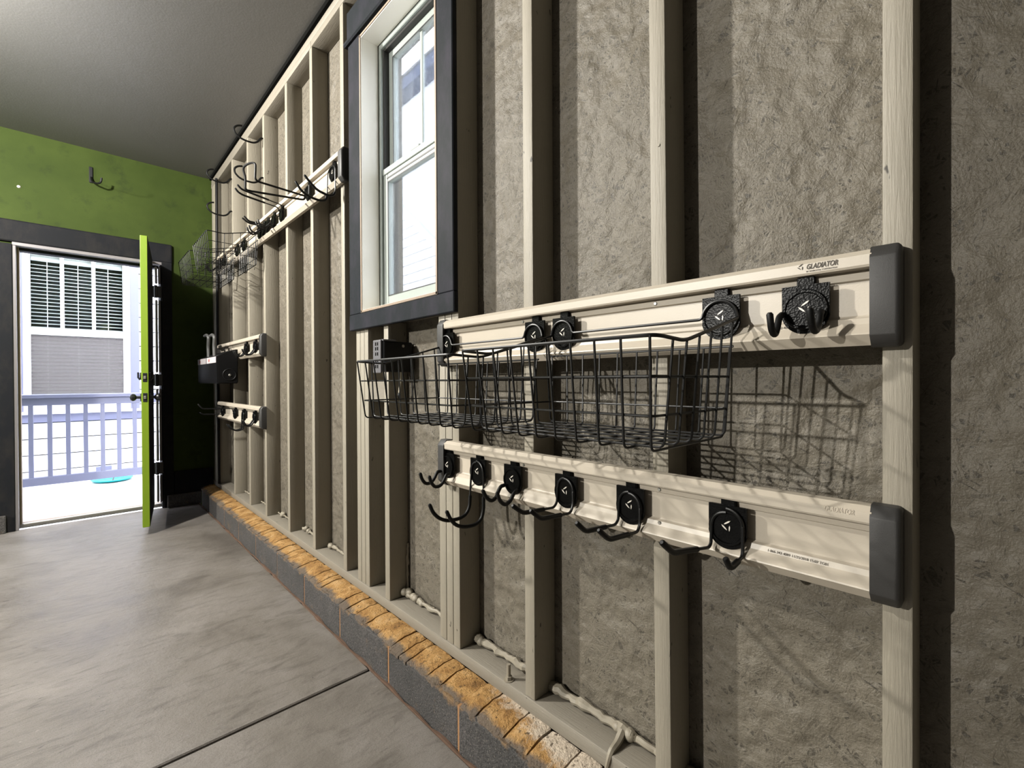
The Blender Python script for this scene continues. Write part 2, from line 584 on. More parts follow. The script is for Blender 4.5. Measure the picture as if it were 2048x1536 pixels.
# ---- right wall: sheathing, studs, plates
wr = structure('wall_right')
WY0, WY1, WZ0, WZ1 = 1.345, 1.937, 1.415, 2.632      # window opening
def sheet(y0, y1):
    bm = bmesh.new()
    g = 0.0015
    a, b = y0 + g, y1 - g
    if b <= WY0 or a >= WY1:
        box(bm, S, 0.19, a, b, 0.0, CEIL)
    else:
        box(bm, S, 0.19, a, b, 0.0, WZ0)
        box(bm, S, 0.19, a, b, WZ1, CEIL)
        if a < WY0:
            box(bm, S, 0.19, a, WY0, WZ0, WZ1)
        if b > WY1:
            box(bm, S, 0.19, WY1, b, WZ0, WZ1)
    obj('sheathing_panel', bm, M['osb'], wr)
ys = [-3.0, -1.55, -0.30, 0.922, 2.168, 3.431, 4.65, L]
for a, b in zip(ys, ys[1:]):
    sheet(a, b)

def stud(y0, y1, z0=0.202, z1=2.918, x0=0.0, lean=0.0):
    bm = bmesh.new()
    box(bm, x0, S - 0.0005, y0, y1, z0, z1, 0.0028, 2)
    if lean:
        for v in bm.verts:
            v.co.y += lean * (v.co.z - 1.1)
    return obj('stud', bm, M['lumber'], wr, smooth=True)

stud(-1.117, -1.079)
stud(-0.710, -0.672)
stud(-0.303, -0.265)
stud(0.0905, 0.1285)
stud(0.4972, 0.5352, lean=0.0065)
stud(0.904, 0.942)
# triple stud under and beside the window
stud(1.2536, 1.2905)
stud(1.2925, 1.3298, z1=1.36)
stud(1.3318, 1.3700, z1=1.36)
stud(1.7330, 1.7710, z1=1.36)
stud(1.9130, 1.9500, z1=1.36)
stud(1.9520, 1.9900, z1=1.36)
stud(1.9920, 2.0300, z1=1.36)
stud(2.1490, 2.1870)
for y in (2.545, 2.950, 3.412, 3.809, 4.266):
    stud(y, y + 0.038)
stud(4.822, 5.03, x0=-0.002)
bm = bmesh.new()
box(bm, 0.0005, S - .001, 1.372, 1.952, 1.362, 1.40, 0.002)
obj('sill_plate', bm, M['plate'], wr)
bm = bmesh.new()
box(bm, 0.004, S - .001, 1.772, 1.912, 1.026, 1.112, 0.003)
obj('blocking', bm, M['plate'], wr)
# plates
def plate(name, y0, y1, z0, z1, x0=-0.0005):
    bm = bmesh.new()
    box(bm, x0, S - .0005, y0, y1, z0, z1, 0.003, 2)
    obj(name, bm, M['plate'], wr, smooth=True)
plate('bottom_plate', -2.9, 5.06, 0.1605, 0.2015, -0.003)
plate('top_plate', -2.9, 2.56, 2.9185, 2.956)
plate('top_plate', 2.562, 5.06, 2.9185, 2.956)
plate('top_plate', -2.9, 1.7, 2.957, 2.9945, 0.001)
plate('top_plate', 1.702, 5.06, 2.957, 2.9945, 0.001)
bm = bmesh.new()
box(bm, -0.014, S, -2.9, 5.06, 2.9945, CEIL)
obj('gap_strip', bm, M['dark'], wr)  # black strip put in where the gap above the top plate is

# lumpy painted sealant along the back of the bottom plate, bay by bay
def bead(y0, y1, r0, lump_at, seed, x=0.074, z=0.214, name='sealant_bead'):
    rnd = random.Random(seed)
    n = max(8, int(abs(y1 - y0) / 0.012))
    pts, rad = [], []
    for i in range(n + 1):
        y = y0 + (y1 - y0) * i / n
        r = r0 * (0.8 + 0.35 * rnd.random())
        for ly, lr, lw in lump_at:
            r += lr * math.exp(-((y - ly) / lw) ** 2)
        if rnd.random() < 0.16:
            r *= 1.35
        pts.append((x + rnd.uniform(-.003, .003) - r * 0.3, y, z + rnd.uniform(-.003, .003) + r * 0.25))
        rad.append(r)
    bm = bmesh.new()
    tube(bm, pts, r0, 8, radii=[min(r, r0 * 1.5) for r in rad])
    for ly, lr, lw in lump_at:
        for q in range(5):
            rr = (r0 + lr) * rnd.uniform(0.45, 0.85)
            ellipsoid(bm, (x - rnd.uniform(0, .8) * lr, ly + rnd.uniform(-1, 1) * lw, z + rnd.uniform(-.1, .8) * lr), rr, rr * rnd.uniform(.9, 1.4), rr, 10, 7)
    return obj(name, bm, M['foam'], wr, smooth=True)
bead(0.50, 0.13, 0.011, [(0.40, .003, .03)], 1)
bead(0.905, 0.535, 0.010, [(0.88, .008, .02), (0.79, .006, .015), (0.655, .013, .018)], 2)
bead(1.252, 0.943, 0.009, [(1.24, .010, .015), (1.20, .005, .012), (1.04, .004, .02)], 3)
bead(1.731, 1.371, 0.007, [(1.715, .018, .02), (1.66, .010, .018), (1.61, .007, .015), (1.54, .004, .02)], 4)
bead(2.545, 2.188, 0.006, [(2.50, .012, .016), (2.46, .006, .015)], 5)
bead(2.949, 2.584, 0.005, [(2.90, .012, .014), (2.84, .010, .014)], 6)
bead(3.41, 2.99, 0.005, [(3.32, .014, .016)], 7)
bead(3.808, 3.452, 0.005, [(3.66, .012, .016)], 8)
bead(4.264, 3.85, 0.005, [(4.05, .012, .016)], 9)
# vertical bead beside the cripple stud
bm = bmesh.new()
pts = [(0.082 + random.uniform(-.002, .002), 1.728 + random.uniform(-.002, .002), 0.22 + i * 0.012) for i in range(18)]
tube(bm, pts, .006, 7, radii=[random.uniform(.004, .008) for _ in pts])
obj('sealant_bead', bm, M['foam'], wr, smooth=True)
# drip running from the largest lump over the front of the plate
bm = bmesh.new()
pts = round_path([(0.06, 0.655, 0.222), (0.035, 0.652, 0.209), (0.004, 0.650, 0.206), (-0.006, 0.651, 0.190), (-0.007, 0.656, 0.168)], 0.012)
tube(bm, pts, .006, 7, radii=[.011 - .006 * i / len(pts) for i in range(len(pts))])
obj('sealant_drip', bm, M['foam'], wr, smooth=True)
# anchor bolt with washer and nut
bm = bmesh.new()
disc(bm, (0.012, 1.025, 0.2015), (0, 0, 1), 0.016, 0.002, 16)
disc(bm, (0.012, 1.025, 0.2035), (0, 0, 1), 0.0105, 0.010, 6)
disc(bm, (0.012, 1.025, 0.2135), (0, 0, 1), 0.0062, 0.036, 12)
obj('anchor_bolt', bm, M['foam'], wr)
# a few nail heads standing proud on the stud faces
for y, z in ((0.917, 0.98), (1.311, 0.262), (1.272, 0.262), (0.517, 1.63), (2.168, 2.18), (2.168, 2.07)):
    bm = bmesh.new()
    disc(bm, (0.0005, y, z), (-1, 0, 0), 0.0035, 0.0022, 10)
    obj('nail', bm, M['foam'], wr)

# ---- foundation ledge under the wall
bl = structure('baseboard_right')
for j in range(-6, 9):
    y0 = 1.113 + 0.4265 * j
    y1 = min(y0 + 0.4265, 5.055)
    if y0 > 5.0:
        continue
    bm = bmesh.new()
    box(bm, -0.1145 + random.uniform(-.001, .0015), 0.05, y0 + 0.003, y1 - 0.003, -0.02, 0.139, 0.005, 2)
    obj('block', bm, M['block'], bl)
    bm = bmesh.new()
    box(bm, -0.1125, 0.04, y1 - 0.0045, y1 + 0.0045, -0.01, 0.138)
    obj('mortar_joint', bm, M['mortar'], bl)
y = -1.5
rnd = random.Random(11)
while y < 5.03:
    w = rnd.choice((0.05, 0.07, 0.085, 0.10, 0.115))
    y1 = min(y + w, 5.05)
    bm = bmesh.new()
    nx, ny = 9, 5
    fr = -0.112 + rnd.uniform(-0.004, 0.012)
    hh = rnd.uniform(-0.002, 0.003)
    top, bot = [], []
    for i in range(nx + 1):
        t = i / nx
        ra, rb = [], []
        for j in range(ny + 1):
            yy = y + 0.0025 + (y1 - y - 0.005) * j / ny
            xx = fr + (0.0 - fr) * t + 0.006 * noise.noise(Vector((yy * 40, 3.3, 0))) * (1 - t)
            zz = 0.1395 + (0.1585 - 0.1395) * min(1, t * 1.5) ** 0.7 + hh * min(1, 3 * t) + 0.0035 * noise.noise(Vector((xx * 45, yy * 45, 2.2)))
            if j in (0, ny):
                zz -= 0.0035
            ra.append(bm.verts.new((xx, yy, zz)))
            rb.append(bm.verts.new((xx, yy, 0.128)))
        top.append(ra)
        bot.append(rb)
    for i in range(nx):
        for j in range(ny):
            bm.faces.new((top[i][j], top[i + 1][j], top[i + 1][j + 1], top[i][j + 1]))
        bm.faces.new((top[i][0], bot[i][0], bot[i + 1][0], top[i + 1][0]))
        bm.faces.new((top[i][ny], top[i + 1][ny], bot[i + 1][ny], bot[i][ny]))
    for j in range(ny):
        bm.faces.new((top[0][j], top[0][j + 1], bot[0][j + 1], bot[0][j]))
    obj('brick', bm, M['cap'], bl, smooth=True)
    y = y1

# ================================================================ DOOR
d1 = structure('door_1')
def trimboard(name, x0, x1, y0, y1, z0, z1, mat, parent, bev=0.004):
    bm = bmesh.new()
    box(bm, x0, x1, y0, y1, z0, z1, bev, 2)
    return obj(name, bm, mat, parent)
trimboard('casing', -1.41, -1.272, L - 0.022, L, 0.0, 2.158, M['black_trim'], d1)
trimboard('casing', -0.376, -0.302, L - 0.022, L, 0.0, 2.212, M['black_trim'], d1)
trimboard('header_casing', -1.42, -0.298, L - 0.026, L, 2.172, 2.34, M['black_trim'], d1, 0.012)
# jambs
trimboard('jamb', DX0 - 0.012, DX0 + 0.008, L - 0.012, L + 0.15, 0.0, DZ + .01, M['silver'], d1, 0.002)
trimboard('jamb', DX1 - 0.012, DX1 + 0.008, L - 0.012, L + 0.15, 0.0, DZ + .01, M['black_trim'], d1, 0.002)
trimboard('head_jamb', DX0 - 0.01, DX1 + 0.01, L - 0.018, L + 0.15, DZ - 0.012, DZ + 0.012, M['silver'], d1, 0.002)
trimboard('stop', DX0 + 0.008, DX0 + 0.022, L + 0.05, L + 0.13, 0.03, DZ - 0.012, M['edge'], d1, 0.003)
trimboard('stop', DX0 + .02, DX1 - .02, L + 0.05, L + 0.13, DZ - 0.034, DZ - 0.012, M['navy'], d1, 0.003)
bm = bmesh.new()
prism_y(bm, [(0, 0)] * 0 or [(DX0, 0.0), (DX0, 0.028), (DX1, 0.028), (DX1, 0.0)], L + 0.08, L + 0.15)
obj('threshold', bm, M['edge'], d1)
bm = bmesh.new()
box(bm, DX0, DX1, L + 0.05, L + 0.082, 0.0, 0.034, 0.006, 2)
obj('threshold_strip', bm, M['steel'], d1)
# weatherstrip on the hinge jamb, in lengths between the hinges
for z0, z1 in ((0.06, 0.30), (0.42, 1.06), (1.20, 1.84), (1.98, 2.13)):
    for x, r in ((-0.414, 0.010), (-0.392, 0.009)):
        bm = bmesh.new()
        tube(bm, [(x, L - 0.006, z0), (x, L - 0.006, z0 + .01), (x, L - 0.006, z1 - .01), (x, L - 0.006, z1)], r, 8, radii=[r * .5, r, r, r * .5])
        obj('weatherstrip', bm, M['silver'], d1, smooth=True)
for z in (0.36, 1.135, 1.91):
    bm = bmesh.new()
    disc(bm, (-0.418, L - 0.02, z - 0.055), (0, 0, 1), 0.014, 0.11, 12)
    box(bm, -0.440, -0.376, L - 0.014, L - 0.006, z - 0.05, z + 0.05)
    obj('hinge', bm, M['blackmetal'], d1)
# the open leaf, modelled along its own axes then turned about the hinge
HX, HY = -0.484, L - 0.03
FX, FY = -0.592, 4.26
ux = Vector((FX - HX, FY - HY, 0)); LEN = ux.length; ux.normalize()
nx_ = Vector((-ux.y, ux.x, 0))       # towards +X side (garage face)
if nx_.x < 0:
    nx_ = -nx_
def leafpart(name, a0, a1, b0, b1, z0, z1, mat, parent, bev=0.0):
    """a along the leaf from the hinge, b across it from the outer face"""
    bm = bmesh.new()
    box(bm, a0, a1, b0, b1, z0, z1, bev, 2)
    for v in bm.verts:
        v.co = Vector((HX, HY, 0)) + ux * v.co.x + nx_ * v.co.y + Vector((0, 0, v.co.z))
    return obj(name, bm, mat, parent)
T = 0.044
leaf = leafpart('leaf', 0.0, LEN, 0.0015, T - 0.0015, 0.062, 2.178, M['lime'], d1, 0.002)
leafpart('face_skin', 0.004, LEN - 0.004, T - 0.0015, T, 0.064, 2.176, M['black_trim'], leaf)
leafpart('face_skin', 0.004, LEN - 0.004, 0.0, 0.0015, 0.064, 2.176, M['lime'], leaf)
for z in (1.15, 1.005):
    leafpart('latch_plate', LEN - 0.001, LEN + 0.003, 0.010, 0.034, z - 0.032, z + 0.032, M['blackmetal'], leaf, 0.001)
    leafpart('latch_bolt', LEN + 0.002, LEN + 0.010, 0.015, 0.029, z - 0.011, z + 0.011, M['steel'], leaf, 0.002)
def leafpt(a, b, z):
    return Vector((HX, HY, 0)) + ux * a + nx_ * b + Vector((0, 0, z))
for sgn, b0 in ((-1, 0.0), (1, T)):
    bm = bmesh.new()
    p = leafpt(LEN - 0.065, b0, 1.005)
    ax = nx_ * sgn
    disc(bm, p, ax, 0.03, 0.008, 20)
    tube(bm, [p + ax * t for t in (0.006, 0.03, 0.036, 0.045, 0.056, 0.064, 0.068)], .01, 16, radii=[0.011, 0.011, 0.02, 0.027, 0.027, 0.02, 0.008])
    obj('knob', bm, M['blackmetal'], leaf, smooth=True)
    bm = bmesh.new()
    p = leafpt(LEN - 0.065, b0, 1.16)
    disc(bm, p, ax, 0.028, 0.010, 20)
    tube(bm, [p + ax * 0.008 + Vector((0, 0, -0.028)), p + ax * 0.020 + Vector((0, 0, -0.01)), p + ax * 0.020 + Vector((0, 0, 0.028))], 0.006, 8)
    obj('deadbolt', bm, M['blackmetal'], leaf, smooth=True)

# ================================================================ WINDOW
w1 = structure('window_1')
XF = -0.02
def wbox(name, x0, x1, y0, y1, z0, z1, mat, bev=0.003, parent=None):
    bm = bmesh.new()
    box(bm, x0, x1, y0, y1, z0, z1, bev, 1)
    return obj(name, bm, mat, parent or w1)
wbox('casing', XF, -0.0005, 1.937, 2.052, 1.4145, 2.66, M['navy'])
wbox('casing', XF, -0.0005, 1.253, 1.345, 1.4145, 2.66, M['navy'])
wbox('casing', XF - .001, -0.0005, 1.2505, 2.054, 1.344, 1.4140, M['navy'])
wbox('header_casing', -0.021, -0.0005, 1.236, 2.062, 2.662, 2.80, M['navy'])
wbox('drip_lip', -0.036, -0.0005, 1.228, 2.072, 2.640, 2.662, M['navy'], 0.006)
XJ = 0.063
for nm, y0, y1, z0, z1 in (('jamb_board', WY1 - 0.012, WY1, WZ0, WZ1), ('jamb_board', WY0, WY0 + 0.012, WZ0, WZ1),
                           ('head_board', WY0, WY1, WZ1 - 0.012, WZ1), ('sill_board', WY0, WY1, WZ0, WZ0 + 0.012)):
    wbox(nm, XF + 0.002, XJ + 0.02, y0, y1, z0, z1, M['white'], 0.001)
for y0, y1, z0, z1 in ((WY1 - 0.010, WY1 - .001, WZ0, WZ1), (WY0 + .001, WY0 + 0.010, WZ0, WZ1), (WY0, WY1, WZ1 - 0.010, WZ1 - .001), (WY0, WY1, WZ0 + .001, WZ0 + 0.010)):
    wbox('edge_band', XF - 0.0015, XF + 0.002, y0, y1, z0, z1, M['edge'], 0.0)
# vinyl frame
a, b, c, d = WY0 + 0.012, WY1 - 0.012, WZ0 + 0.012, WZ1 - 0.012
def ring(name, x0, x1, y0, y1, z0, z1, w, mat, parent=None, bev=0.003, top=None, bot=None):
    bm = bmesh.new()
    top = top or w
    bot = bot or w
    box(bm, x0, x1, y0, y0 + w, z0, z1, bev)
    box(bm, x0, x1, y1 - w, y1, z0, z1, bev)
    box(bm, x0, x1, y0 + w - .001, y1 - w + .001, z0, z0 + bot, bev)
    box(bm, x0, x1, y0 + w - .001, y1 - w + .001, z1 - top, z1, bev)
    return obj(name, bm, mat, parent or w1)
ring('window_frame', XJ, 0.145, a, b, c, d, 0.022, M['vinyl'])
ring('frame_gap_line', XJ - 0.0008, XJ + .004, a - .0005, b + .0005, c - .0005, d + .0005, 0.0022, M['dark'], bev=0)  # dark ring painted in for the shaded gap between jamb and frame
ring('frame_track', XJ + 0.012, 0.145, a + 0.022, b - 0.022, c + 0.022, d - 0.022, 0.008, M['cap_plastic'])
ya, yb = a + 0.03, b - 0.03
up = ring('upper_sash', 0.100, 0.128, ya, yb, 2.02, d - 0.026, 0.036, M['vinyl'], bot=0.03)
wbox('glazing_bead', 0.096, 0.101, ya + 0.034, ya + 0.040, 2.05, d - .06, M['vinyl'], 0, up)
lowr = ring('lower_sash', 0.072, 0.098, ya - .004, yb + .004, c + 0.024, 2.056, 0.040, M['vinyl'], top=0.062, bot=0.040)
wbox('meeting_rail_lip', 0.066, 0.073, ya, yb, 2.030, 2.056, M['vinyl'], 0.002, lowr)
wbox('rail_groove', 0.0705, 0.073, ya + .03, yb - .03, 2.008, 2.014, M['cap_plastic'], 0, lowr)
wbox('sash_lock', 0.070, 0.100, 1.60, 1.67, 2.056, 2.070, M['vinyl'], 0.004, lowr)
wbox('pane', 0.112, 0.115, ya + .03, yb - .03, 2.04, d - .055, M['dirty'], 0, up)
wbox('pane', 0.084, 0.087, ya + .03, yb - .03, c + .05, 2.00, M['glass'], 0, lowr)
ring('gasket', 0.0985, 0.1005, ya + .033, yb - .033, 2.046, d - .060, 0.004, M['cap_plastic'], up, 0)
ring('gasket', 0.0712, 0.0722, ya + .034, yb - .034, c + .062, 1.996, 0.004, M['cap_plastic'], lowr, 0)
wbox('muntin', 0.108, 0.119, 1.632, 1.650, 2.045, d - .058, M['vinyl'], 0.002, up)

# ================================================================ OUTDOORS
bm = bmesh.new()
box(bm, -6, 3, L + 0.15, 7.79, -0.3, -0.045)
obj('floor_porch', bm, M['deck'], kind='structure')
bm = bmesh.new()
box(bm, -25, 25, -20, 30, -0.6, -0.31)
obj('ground', bm, M['ground'], kind='structure')

rl = thing('porch_railing', 'grey lavender porch railing with square balusters beyond the open door', 'railing', (-0.9, 6.47, -0.045))
def rb(name, x0, x1, y0, y1, z0, z1, bev=0.004, parent=rl, mat='lavender'):
    bm = bmesh.new()
    box(bm, x0, x1, y0, y1, z0, z1, bev)
    return obj(name, bm, M[mat], parent)
rb('cap_rail', -2.6, 0.9, 6.43, 6.55, 0.965, 1.003, 0.006)
rb('top_rail', -2.6, 0.9, 6.455, 6.50, 0.893, 0.966)
rb('bottom_rail', -2.6, 0.9, 6.455, 6.50, 0.108, 0.19)
for px in (-2.65, 0.9):
    rb('post', px, px + 0.09, 6.43, 6.52, -0.045, 1.05)
for i in range(-9, 16):
    x = -1.253 + 0.1308 * i
    if -2.6 < x < 0.85:
        rb('baluster', x - 0.018, x + 0.018, 6.458, 6.496, 0.189, 0.894, 0.003)

hs = thing('house', 'white sided neighbouring house with a blinded window seen through the open door', 'house', (-0.9, 7.9, -0.3))
NX0, NX1, NZ0, NZ1 = -1.40, -0.32, 0.65, 2.85     # trim envelope of its window
Y8 = 7.8
def hb(name, x0, x1, y0, y1, z0, z1, mat, bev=0.003, parent=hs):
    bm = bmesh.new()
    box(bm, x0, x1, y0, y1, z0, z1, bev)
    return obj(name, bm, M[mat], parent)
zb = -0.30
k = 0
while zb < 4.4:
    z1 = zb + 0.19
    zt = z1 - 0.012
    spans = [(-6.0, 2.4)]
    if z1 > NZ0 and zb < NZ1:
        spans = [(-6.0, NX0), (NX1, 2.4)]
    for x0, x1 in spans:
        bm = bmesh.new()
        vs = [bm.verts.new(p) for p in ((x0, Y8 - .016, zb), (x1, Y8 - .016, zb), (x1, Y8 + .02, zb), (x0, Y8 + .02, zb),
                                        (x0, Y8 - .010, zt), (x1, Y8 - .010, zt), (x1, Y8 + .02, zt), (x0, Y8 + .02, zt))]
        for f in ((3, 2, 1, 0), (4, 5, 6, 7), (0, 1, 5, 4), (1, 2, 6, 5), (2, 3, 7, 6), (3, 0, 4, 7)):
            bm.faces.new([vs[i] for i in f])
        obj('siding_board', bm, M['siding'], hs)
    zb = z1
hb('trim_board', NX0, -1.372, Y8 - 0.03, Y8 + .02, 0.70, 2.85, 'lavender')
hb('trim_board', -0.412, NX1, Y8 - 0.03, Y8 + .02, 0.70, 2.85, 'lavender')
hb('trim_board', NX0 - .02, NX1 + .02, Y8 - 0.032, Y8 + .02, 0.648, 0.745, 'lavender')
hb('trim_board', NX0 - .02, NX1 + .02, Y8 - 0.032, Y8 + .02, 2.74, 2.88, 'lavender')
hb('sill', NX0 - .03, NX1 + .03, Y8 - 0.06, Y8 + .02, 0.745, 0.775, 'siding')
wf = bmesh.new()
for x0, x1 in ((-1.372, -1.308), (-0.48, -0.412)):
    box(wf, x0, x1, Y8 - .035, Y8 + .05, 0.77, 2.74, 0.003)
for z0, z1 in ((0.77, 0.86), (1.685, 1.768), (2.642, 2.74)):
    box(wf, -1.31, -0.478, Y8 - .034, Y8 + .05, z0, z1, 0.003)
wfo = obj('window_frame', wf, M['siding'], hs)
for x0 in (-1.059, -0.777):
    hb('muntin', x0, x0 + 0.036, Y8 - .03, Y8 + .01, 1.76, 2.645, 'siding', 0.003, wfo)
hb('pane', -1.31, -0.478, Y8 + .004, Y8 + .008, 1.765, 2.645, 'glass', 0, wfo)
hb('pane', -1.31, -0.478, Y8 + .004, Y8 + .008, 0.855, 1.69, 'glass', 0, wfo)
hb('insect_screen', -1.31, -0.478, Y8 - .018, Y8 - .016, 0.855, 1.69, 'screen', 0, wfo)
bl_ = hb('blind', -1.31, -0.48, Y8 + 0.06, Y8 + 0.10, 2.57, 2.645, 'slat', 0.004)
zz = 0.87
while zz < 2.56:
    bm = bmesh.new()
    tlt = 0.30 if zz > 1.7 else 0.55
    cx = math.cos(tlt) * 0.023; sx = math.sin(tlt) * 0.023
    vs = [bm.verts.new((x, Y8 + .08 + s * cx, zz + s * sx + o)) for x in (-1.308, -0.482) for s, o in ((-1, -.0013), (1, -.0013), (1, .0013), (-1, .0013))]
    for f in ((0, 1, 2, 3), (7, 6, 5, 4), (0, 4, 5, 1), (1, 5, 6, 2), (2, 6, 7, 3), (3, 7, 4, 0)):
        bm.faces.new([vs[i] for i in f])
    obj('slat', bm, M['slat'], bl_)
    zz += 0.0435
for x in (-1.17, -0.90, -0.62):
    hb('ladder_cord', x - .004, x + .004, Y8 + .055, Y8 + .057, 0.86, 2.6, 'slat', 0, bl_)
hb('dark_room', -1.5, -0.3, Y8 + 0.30, Y8 + 0.32, 0.5, 3.0, 'room', 0)
hb('wall_core', -6.0, -1.42, Y8 + .02, Y8 + .3, -0.3, 4.5, 'dark', 0)  # near-black backing paints the shadow lines between the siding boards
hb('wall_core', -0.30, 2.4, Y8 + .02, Y8 + .3, -0.3, 4.5, 'dark', 0)
hb('wall_core', -1.42, -0.3, Y8 + .02, Y8 + .3, -0.3, 0.66, 'dark', 0)
hb('wall_core', -1.42, -0.3, Y8 + .02, Y8 + .3, 2.75, 4.5, 'siding', 0)
hb('hose_bib_box', -0.755, -0.605, Y8 - 0.06, Y8 - .01, -0.02, 0.065, 'lavender', 0.006)
# teal dish with its grey bracket
td = thing('dish', 'shallow teal plastic dish lying on the porch behind the railing', 'dish', (-0.625, 7.2, -0.045))
bm = bmesh.new()
prof = [(0.0, 0.004), (0.13, 0.004), (0.165, 0.016), (0.19, 0.03), (0.194, 0.026), (0.168, 0.008), (0.13, 0.0), (0.0, 0.0)]
n = 36
rings = []
for r, z in prof:
    rings.append([bm.verts.new((-0.625 + r * math.cos(2 * math.pi * i / n), 7.22 + r * math.sin(2 * math.pi * i / n), -0.043 + z)) for i in range(n)] if r > 0 else [bm.verts.new((-0.625, 7.22, -0.043 + z))])
for A_, B_ in zip(rings, rings[1:]):
    for i in range(n):
        j = (i + 1) % n
        if len(A_) == 1:
            bm.faces.new((A_[0], B_[i], B_[j]))
        elif len(B_) == 1:
            bm.faces.new((A_[i], B_[0], A_[j]))
        else:
            bm.faces.new((A_[i], B_[i], B_[j], A_[j]))
obj('bowl', bm, M['teal'], td, smooth=True)
bm = bmesh.new()
tube(bm, round_path([(-0.63, 7.06, -0.03), (-0.62, 7.12, 0.0), (-0.60, 7.22, 0.03), (-0.585, 7.3, 0.028), (-0.60, 7.33, 0.07)], 0.03), 0.008, 8)
obj('handle', bm, M['pegs'], td, smooth=True)

# house beyond the side window
h2 = thing('house', 'tall white house with a sided gable seen through the side window', 'house', (4.5, 7.0, -0.3))
def h2b(name, x0, x1, y0, y1, z0, z1, mat, bev=0.0):
    bm = bmesh.new()
    box(bm, x0, x1, y0, y1, z0, z1, bev)
    return obj(name, bm, M[mat], h2)
h2b('main_wall', 4.6, 4.9, 2.0, 16.0, -0.3, 7.5, 'siding')
h2b('fascia', 4.28, 4.32, 2.0, 16.0, 7.45, 7.72, 'soffit', 0.01)
h2b('soffit', 4.3, 4.62, 2.0, 16.0, 7.46, 7.50, 'soffit')
bm = bmesh.new()
prof = [(4.25, 7.70), (4.25, 7.74), (8.0, 11.4), (8.0, 11.3)]
prism_y(bm, prof, 2.0, 16.0)
obj('roof', bm, M['roof'], h2)
slope = (4.058 - 3.285) / (6.953 - 5.994)
rake = lambda y: 4.058 + slope * (y - 6.953)
zb = -0.3
while zb < 6.4:
    z1 = zb + 0.15
    ya_ = max(3.0, 6.953 + (zb - 4.058) / slope)
    yb_ = max(3.0, 6.953 + (z1 - 4.058) / slope)
    bm = bmesh.new()
    vs = [bm.verts.new(p) for p in ((2.985, ya_, zb), (3.02, ya_, zb), (3.02, 12.0, zb), (2.985, 12.0, zb), (2.999, yb_, z1), (3.02, yb_, z1), (3.02, 12.0, z1), (2.999, 12.0, z1))]
    for f in ((3, 2, 1, 0), (4, 5, 6, 7), (0, 1, 5, 4), (1, 2, 6, 5), (2, 3, 7, 6), (3, 0, 4, 7)):
        bm.faces.new([vs[i] for i in f])
    obj('siding_board', bm, M['siding'], h2)
    zb = z1
bm = bmesh.new()
a_, b_ = (3.0, rake(3.0)), (10.0, rake(10.0))
vs = []
for x in (2.94, 3.0):
    for (yy, zz_) in ((a_[0], a_[1] + .0), (b_[0], b_[1]), (b_[0], b_[1] + .16), (a_[0], a_[1] + .16)):
        vs.append(bm.verts.new((x, yy, zz_)))
for f in ((0, 1, 2, 3), (7, 6, 5, 4), (0, 4, 5, 1), (1, 5, 6, 2), (2, 6, 7, 3), (3, 7, 4, 0)):
    bm.faces.new([vs[i] for i in f])
obj('rake_board', bm, M['siding'], h2)
bm = bmesh.new()
vs = [bm.verts.new(p) for p in ((2.9, 3.0, rake(3.0) + .16), (4.6, 3.0, rake(3.0) + .16), (4.6, 10.0, rake(10.0) + .16), (2.9, 10.0, rake(10.0) + .16),
                                (2.9, 3.0, rake(3.0) + .21), (4.6, 3.0, rake(3.0) + .21), (4.6, 10.0, rake(10.0) + .21), (2.9, 10.0, rake(10.0) + .21))]
for f in ((3, 2, 1, 0), (4, 5, 6, 7), (0, 1, 5, 4), (1, 2, 6, 5), (2, 3, 7, 6), (3, 0, 4, 7)):
    bm.faces.new([vs[i] for i in f])
obj('roof', bm, M['pale_roof'], h2)

# ================================================================ RAILS
PROFILE = [(-0.0005, 0.004), (-0.020, 0.0), (-0.034, 0.017), (-0.033, 0.0195), (-0.019, 0.035), (-0.016, 0.0445), (-0.009, 0.0475), (-0.007, 0.050),
           (-0.007, 0.1055), (-0.013, 0.108), (-0.0145, 0.1185), (-0.012, 0.1225), (-0.0325, 0.1235), (-0.0345, 0.127), (-0.0345, 0.143), (-0.024, 0.152), (-0.0005, 0.152)]
CAPPROF = [(-0.0005, -0.003), (-0.022, -0.003), (-0.038, 0.015), (-0.038, 0.137), (-0.025, 0.1555), (-0.0005, 0.1555)]

def rail(z0, y0, y1, label, screws=(), caps=(True, True), h=0.152):
    t = thing('wall_rail', label, 'rail', (0, (y0 + y1) / 2, z0), 'slotted wall rails on the stud wall')
    bm = bmesh.new()
    k = h / 0.152
    prism_y(bm, [(x, z0 + z * k) for x, z in PROFILE], y0, y1)
    obj('channel', bm, M['track'], t)
    for i, (on, ya, yb) in enumerate(((caps[0], y0 - 0.036, y0 + 0.002), (caps[1], y1 - 0.002, y1 + 0.036))):
        if not on:
            continue
        b = bmesh.new()
        prism_y(b, [(x, z0 + z * k) for x, z in CAPPROF], ya, yb)
        edge_y = ya if i == 0 else yb
        es = [e for e in b.edges if all(abs(v.co.y - edge_y) < 1e-6 for v in e.verts) and not all(abs(v.co.x + 0.0005) < 1e-6 for v in e.verts)]
        bmesh.ops.bevel(b, geom=es, offset=0.008, segments=3, affect='EDGES', profile=0.5)
        ls = [e for e in b.edges if abs(e.verts[0].co.y - e.verts[1].co.y) > 0.01]
        bmesh.ops.bevel(b, geom=ls, offset=0.0015, segments=1, affect='EDGES')
        obj('end_cap', b, M['cap_plastic'], t, smooth=True)
    for y, zz in screws:
        bm = bmesh.new()
        xs = -0.0145 if zz > 0.1 else (-0.0175 if zz < 0.05 else -0.007)
        disc(bm, (xs, y, z0 + zz), (-1, 0, 0), 0.0042, 0.0014, 12, 0.003)
        obj('screw', bm, M['steel'], t)
    return t

